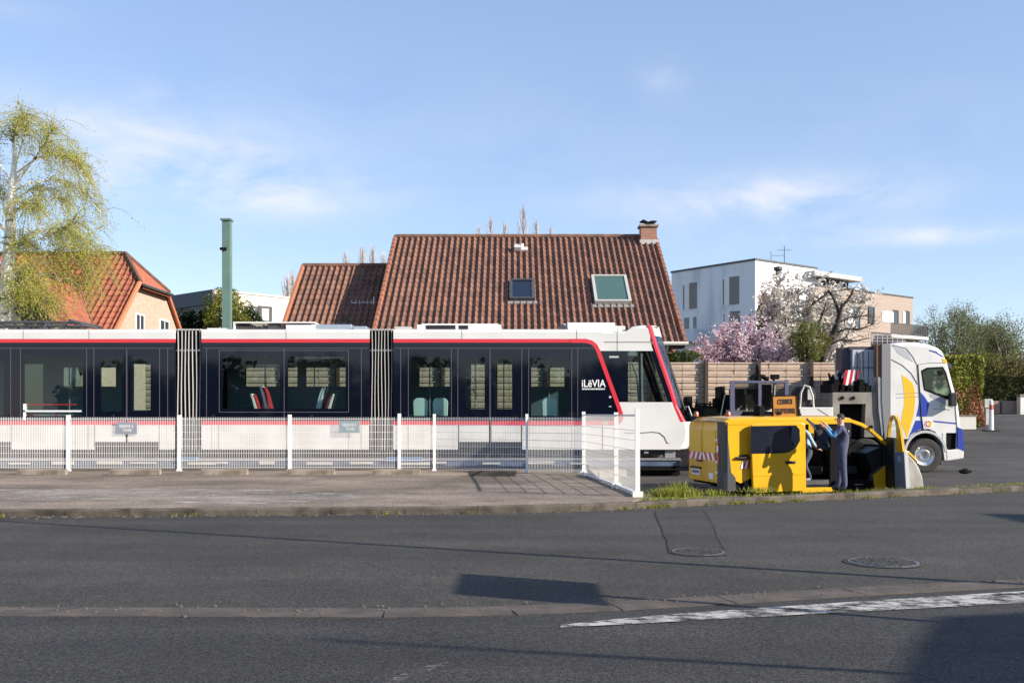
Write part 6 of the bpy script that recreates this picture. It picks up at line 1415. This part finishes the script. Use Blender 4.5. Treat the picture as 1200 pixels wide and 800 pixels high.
# hedge block on the right
def hedge(nm, label, x0, x1, y0, y1, z0, z1, lm, n, sz, core):
    t = thing(nm, label, 'hedge', ((x0 + x1) / 2, (y0 + y1) / 2, z0)); w2, d2, hh = (x1 - x0) / 2, (y1 - y0) / 2, z1 - z0
    g = MB(); g.box(-w2 + .15, w2 - .15, -d2 + .15, d2 - .15, 0, hh - .15); g.build('inner_stems', core, t)
    lf = MB()
    for _ in range(n):
        f = random.random(); 
        if f < .55: q = Vector((random.uniform(-w2, w2), -d2 + abs(random.gauss(0, .09)), random.uniform(0, hh)))
        elif f < .75: q = Vector((-w2 + abs(random.gauss(0, .09)), random.uniform(-d2, d2), random.uniform(0, hh)))
        elif f < .85: q = Vector((w2 - abs(random.gauss(0, .09)), random.uniform(-d2, d2), random.uniform(0, hh)))
        else: q = Vector((random.uniform(-w2, w2), random.uniform(-d2, d2), hh - abs(random.gauss(0, .09))))
        q += Vector((mn.noise(q * 1.1), mn.noise(q * 1.1 + Vector((5, 0, 0))), mn.noise(q * 1.3 + Vector((0, 5, 0))))) * .14
        leafquads(lf, q, sz * .4, 2, sz, asp=.4)
    lf.build('foliage', lm, t); return t
random.seed(31)
hm = bpy.data.materials.new('hedge_leaf'); hm.use_nodes = True; t_ = hm.node_tree; n_ = t_.nodes; l_ = t_.links; pb = n_['Principled BSDF']; pb.inputs['Roughness'].default_value = .8
tcn = n_.new('ShaderNodeTexCoord'); nz1 = n_.new('ShaderNodeTexNoise'); nz1.inputs['Scale'].default_value = .55; nz1.inputs['Detail'].default_value = 4; mpn = n_.new('ShaderNodeMapping'); mpn.inputs['Scale'].default_value = (1.5, 1, .7); mpn.inputs['Location'].default_value = (.5, 0, .25)
l_.new(tcn.outputs['Object'], mpn.inputs[0]); l_.new(mpn.outputs[0], nz1.inputs['Vector']); gm = n_.new('ShaderNodeNewGeometry')
cr = n_.new('ShaderNodeValToRGB'); l_.new(gm.outputs['Random Per Island'], cr.inputs[0]); cr.color_ramp.elements[0].color = (.17, .20, .022, 1); cr.color_ramp.elements[1].color = (.32, .31, .05, 1)
mr = n_.new('ShaderNodeMapRange'); mr.inputs[1].default_value = .54; mr.inputs[2].default_value = .60; l_.new(nz1.outputs['Fac'], mr.inputs[0])
mx = n_.new('ShaderNodeMix'); mx.data_type = 'RGBA'; l_.new(mr.outputs[0], mx.inputs[0]); l_.new(cr.outputs[0], mx.inputs[6]); mx.inputs[7].default_value = (.36, .16, .08, 1); l_.new(mx.outputs[2], pb.inputs['Base Color'])
CORE = mat('hedge_core', (.035, .04, .012), .95)
hY = 50.5
hedge('clipped_hedge', 'tall clipped conifer hedge with a browned patch, just right of the lorry', X_(1104, hY), X_(1152, hY), hY, hY + 3.5, th(hY) - .1, Z_(417, hY), hm, 15000, .07, CORE)
w_ = thing('garden_wall', 'low white garden wall at the foot of the clipped hedge', 'wall', (X_(1134, 49.3), 49.3, th(49.3) - .2))
g = MB(); g.box(-.0 - .9, .42, 0, .4, 0, Z_(487.5, 49.3) - th(49.3) + .2); g.build('block', mat('wall_white', (.62, .60, .55), .85), w_); g = MB(); g.box(-.93, .46, -.03, .43, Z_(487.5, 49.3) - th(49.3) + .202, Z_(487.5, 49.3) - th(49.3) + .26); g.build('coping', CONC, w_)
# far garden fence + hedge behind
DK = leafmat('dark_hedge_leaf', (.025, .035, .015), (.05, .055, .02)); fy = 82  # very dark green leaf colour for the far hedge
hedge('dark_hedge', 'long dark hedge behind the low brown fence at the right edge', X_(1150, fy + 1), X_(1215, fy + 1) + 12, fy + 1, fy + 3, 1.6, Z_(441, fy + 1), DK, 9000, .12, CORE)
lf_ = thing('garden_fence', 'low brown panelled fence in front of the dark hedge at the right edge', 'fence', (X_(1150, fy), fy, 1.6))
g = MB(); 
for i in range(9): g.box(.06 + i * 1.62, 1.56 + i * 1.62, 0, .06, .12, Z_(469.5, fy) - 1.6)
g.build('panel', mat('fence_brown', (.26, .19, .16), .85), lf_)
for i in range(9): g = MB(); g.box(i * 1.62 - .05, i * 1.62 + .05, -.06, .1, 0, Z_(468, fy) - 1.6); g.build('post', WOODD, lf_)
g = thing('gate_pillar', 'white gate pillar at the right edge beyond the road', 'pillar', (X_(1198, fy - .5), fy - .5, 1.6)); m_ = MB(); m_.box(-.3, .3, -.3, .3, 0, Z_(464, fy) - 1.65); m_.build('shaft', TWHITE, g); m_ = MB(); m_.box(-.36, .36, -.36, .36, Z_(464, fy) - 1.645, Z_(462, fy) - 1.6); m_.build('cap', CONC, g)
bo = thing('road_bollard', 'white traffic bollard with a dark base at the side road', 'bollard', (X_(1161.5, 48.5), 48.5, th(48.5)))
g = MB(); zh = Z_(469, 48.5) - th(48.5); g.tube([(0, 0, .05), (0, 0, zh * .95), (0, 0, zh)], [.12, .085, .07], 12); g.build('post', POST, bo); g = MB(); g.box(-.35, .35, -.25, .25, 0, .06); g.build('base', BLK, bo); g = MB(); g.tube([(0, 0, zh * .70), (0, 0, zh * .86)], [.102, .095], 12); g.build('reflective_band', mat('band_red', (.5, .12, .08), .4), bo)
bx = thing('utility_cabinet', 'small grey cabinet post beside the clipped hedge', 'cabinet', (X_(1157, 52), 52, th(52))); g = MB(); g.box(-.12, .12, -.1, .1, 0, .9); g.box(-.2, .2, -.15, .15, .9, 1.35); g.build('box', LGREY, bx)
rg = MB(); random.seed(6); c = gnd(1131, 555, -.15)
rr = []
for i in range(6): t = i / 5; rr.append([(-.2 + .4 * t, .10 * math.sin(a) * (1 - abs(2 * t - 1) * .7), .10 + .10 * math.cos(a) * (1 - abs(2 * t - 1) * .7) * random.uniform(.6, 1.3)) for a in [j * math.pi / 3 for j in range(6)]])
rg.loft(rr, close=True); o = rg.build('rag', BLKM, None, smooth=True); o.location = (c.x, c.y, -.17); tag(o, 'crumpled black rag lying on the side road right of the lorry', 'rag')
# trees on the right
opt = dict(n=[4, 4, 3, 3], up=.10, wob=.20, spread=1.0, len=.70, seg=4, trunk=.36, taper=.65, minz=-.1, rmin=.008)
wl_ = leafmat('willow_leaf', (.09, .13, .045), (.18, .19, .08), (.13, .16, .06), .35); bk = mat('pale_bark', (.26, .22, .19), .9)
tl = [(1092, 352, 92, 'leafing tree left of the group beyond the hedge', 41), (1118, 346, 96, 'leafing tree directly above the clipped hedge', 42), (1140, 342, 92, 'tallest leafing tree of the group beyond the hedge', 43), (1166, 350, 96, 'leafing tree above the dark hedge', 44), (1192, 358, 92, 'leafing tree above the white gate pillar', 45), (1225, 356, 96, 'leafing tree half outside the right edge', 46)]
for px, py, Y, lb, sd in tl:
    h = Z_(py, Y) - 1.7; tree('leafing_tree', lb, 'tree', (X_(px, Y), Y, 1.7), h, opt, (6, .075, .24), wl_, bk, 'trees beyond the hedge', 4, .30, seed=sd)
for k, (px, py, Y, rx, rz_) in enumerate(((1100, 428, 86, 2.2, 2.8), (1150, 420, 88, 3.2, 3.0), (1185, 424, 87, 3.0, 2.8), (1215, 418, 88, 3.0, 3.2), (1125, 424, 90, 2.6, 3.0))):
    p = at(px, py + 24, Y); bush('undergrowth_bush', ['olive bush low behind the lorry roof', 'broad olive bush behind the clipped hedge', 'olive bush above the dark hedge', 'olive bush at the right edge above the hedge', 'olive bush between the lorry and the clipped hedge'][k], 'bush', p, rx, 1.5, rz_ * .85, 3000, .10, LM_OL if k % 2 else LM_BR, 'bushes beyond the hedge', seed=50 + k)

# grass on the verge and weeds in the kerb
random.seed(77); g = MB()
GL = leafmat('grass_blade', (.12, .16, .02), (.42, .40, .11), (.26, .28, .05), .3)
def blade(x, y, z, h, w__):
    a = random.uniform(0, 6.28); dx, dy = math.cos(a) * w__, math.sin(a) * w__; lx, ly = random.gauss(0, .35) * h, random.gauss(0, .35) * h
    g.add([(x - dx, y - dy, z), (x + dx, y + dy, z), (x + dx * .6 + lx * .5, y + dy * .6 + ly * .5, z + h * .65), (x + lx, y + ly, z + h), (x - dx * .6 + lx * .5, y - dy * .6 + ly * .5, z + h * .65)], [(0, 1, 2, 3, 4)])
for _ in range(5500):
    x = random.uniform(2.6, 16); off = random.choice((random.uniform(.18, .55), random.uniform(.5, 2.6))); p = path_at(KP, x); y = p.y + off
    if mn.noise(Vector((x * 1.1, y * 1.1, 0))) < .02 + random.uniform(-.12, .22): continue
    z = .10 if off < .5 else .10 - .09 * (off - .5); blade(x, y, z - .01, random.uniform(.03, .10), .005)
for cx_, cy_, n, sp_, hh in ((3.25, 20.0, 900, .22, .20), (3.0, 19.2, 150, .3, .09), (3.35, 20.2, 260, .10, .30), (5.3, 21.3, 160, .2, .12), (4.1, 20.6, 120, .2, .12)):
    for _ in range(n): blade(random.gauss(cx_, sp_), random.gauss(cy_, sp_ * .5), .07, hh * random.uniform(.4, 1.15), .008)
o = g.build('grass', GL); tag(o, None, None, None, 'stuff')
g = MB()
for _ in range(500):
    x = random.choice((random.uniform(2.4, 7), random.uniform(1, 14), random.uniform(-12, 14))); p = path_at(KP, x)
    if mn.noise(Vector((x * 1.7, 3, 0))) < (.05 if x > 2 else .25): continue
    for k in range(10): blade(x + random.gauss(0, .03), p.y - .02 + random.gauss(0, .015), .0, random.uniform(.03, .08), .004)
o = g.build('kerb_weeds', GL); o['kind'] = 'stuff'
# grit in the gutter and on the yard
g = MB(); random.seed(90)
for _ in range(500):
    x = random.uniform(-11, 13); p = path_at(KP, x); 
    q = Vector((x, p.y - abs(random.gauss(0, .12)) - .02, 0)); s_ = random.uniform(.006, .018); g.box(q.x - s_, q.x + s_, q.y - s_, q.y + s_, 0, s_)
for _ in range(160):
    c = path_at(CP, random.uniform(-6, 7)); q = Vector((c.x, c.y + random.gauss(.1, .12), .012)); s_ = random.uniform(.004, .011); g.box(q.x - s_, q.x + s_, q.y - s_, q.y + s_, .004, .012 + s_)
o = g.build('road_grit', mat('grit', (.13, .115, .10), .9)); o['kind'] = 'stuff'

# ------------------------------------------------------------------ what stands behind and beside the camera (casts the shadows, shows in the glass)
def castpole(nm, label, base, r, h, top=None, m=DGREY):
    t = thing(nm, label, 'post', base); g = MB(); g.tube([(0, 0, 0), (0, 0, h)] if top is None else [(0, 0, 0), top], [r, r * .7], 8); g.build('shaft', m, t); return t
tanE = math.tan(SUN_EL)
# sign board: shadow rectangle x -.68...85, y 9.1..10.7
hs = 2.9; ox, oy = SAZ[0] * hs / tanE, SAZ[1] * hs / tanE
sb = thing('road_sign_board', 'rectangular road sign board on a post beyond the right edge', 'sign', (.15 + ox, 9.95 + oy, 0)); 
g = MB(); g.box(-.02, .02, -.62, .62, hs - .36, hs + .36); g.build('plate', LGREY, sb); g = MB(); g.tube([(.05, -.1, 0), (.05, -.1, hs + .3)], .045, 8); g.build('post', DGREY, sb)
# tall lamp column, shadow from (-8.3,16.2) to beyond (5.27,10.26)
L_len = 19.0; castpole('lamp_column', 'tall lamp column beyond the right edge of the road', (-8.9 + SAZ[0] * L_len, 16.45 + SAZ[1] * L_len, 0), .075, L_len * tanE)
# unseen pole, its lean made up to cast the near thin shadow
tip = Vector((-1.45, 7.68)); hh = 7.0; tp3 = Vector((tip.x + SAZ[0] * hh / tanE, tip.y + SAZ[1] * hh / tanE, hh)); far = Vector((1.49, 6.97)); 
h2 = 4.0; b3 = Vector((far.x + SAZ[0] * h2 / tanE, far.y + SAZ[1] * h2 / tanE, h2)); dd = (b3 - tp3); bs_ = tp3 + dd * (tp3.z / -dd.z)
castpole('shadow_pole', 'thin leaning pole added out of view to cast the near shadow', (bs_.x, bs_.y, 0), .045, 7, tuple(tp3 - Vector((bs_.x, bs_.y, 0))), WOODD)
# near building, flat roofed
Hb = 6.0; cx_, cy_ = 3.6 + SAZ[0] * Hb / tanE, 8.55 + SAZ[1] * Hb / tanE
nb = thing('street_house', 'flat roofed brick house behind the viewer on the right', 'house', (cx_, cy_, 0), R(0))
d1_ = Vector((-1.19, -2.14)).normalized(); d2_ = Vector((1, .22)).normalized(); q = [(0, 0), (d2_.x * 14, d2_.y * 14), (d2_.x * 14 + d1_.x * 14, d2_.y * 14 + d1_.y * 14), (d1_.x * 14, d1_.y * 14)]
g = MB(); g.plan(q, 0, Hb); g.build('wall', BR_RED, nb)
def along(a, b, s0, s1, z0, z1, m, nm):
    u = (Vector(b) - Vector(a)).normalized(); n__ = Vector((u.y, -u.x)); g = MB(); pts = [Vector(a) + u * s0 - n__ * .03, Vector(a) + u * s1 - n__ * .03, Vector(a) + u * s1 + n__ * .03, Vector(a) + u * s0 + n__ * .03]; g.plan([tuple(p) for p in pts], z0, z1); g.build(nm, m, nb)
for s in (1.5, 5, 8.5, 11.5):
    for z in (.9, 3.8): along(q[3], q[0], s, s + 1.2, z, z + 1.3, HGL, 'window'); along(q[0], q[1], s, s + 1.2, z, z + 1.3, HGL, 'window')
# unseen gabled house, added at the right to cast the pointed shadow at (8.1,17.6)
Hg = 7.0; gx_, gy_ = 8.15 + SAZ[0] * Hg / tanE, 17.4 + SAZ[1] * Hg / tanE
ch_ = thing('shadow_gable', 'unseen gabled house added beyond the right edge to cast a pointed shadow', 'house', (gx_, gy_, 0))
g = MB(); M = Matrix.Identity(4); g.prism([(0, 0), (0, Hg), (9, Hg - 2.5), (9, 0)], -9, 0, M); g.build('wall', BR_PEACH, ch_)
# tree line behind the viewer (dark band in the tram windows)
random.seed(60)
for k in range(9):
    x = -34 + k * 8.6
    bush('street_tree', ['first', 'second', 'third', 'fourth', 'fifth', 'sixth', 'seventh', 'eighth', 'ninth'][k] + ' leafy tree from the left in the row behind the viewer', 'tree', (x, -26 + random.uniform(-1, 1), 2.6 + random.uniform(0, .5)), 5.2, 2.0, 3.2 + random.uniform(-.3, .5), 1500, .32, bpy.data.materials['dark_evergreen'], 'row of trees behind the viewer', seed=70 + k)
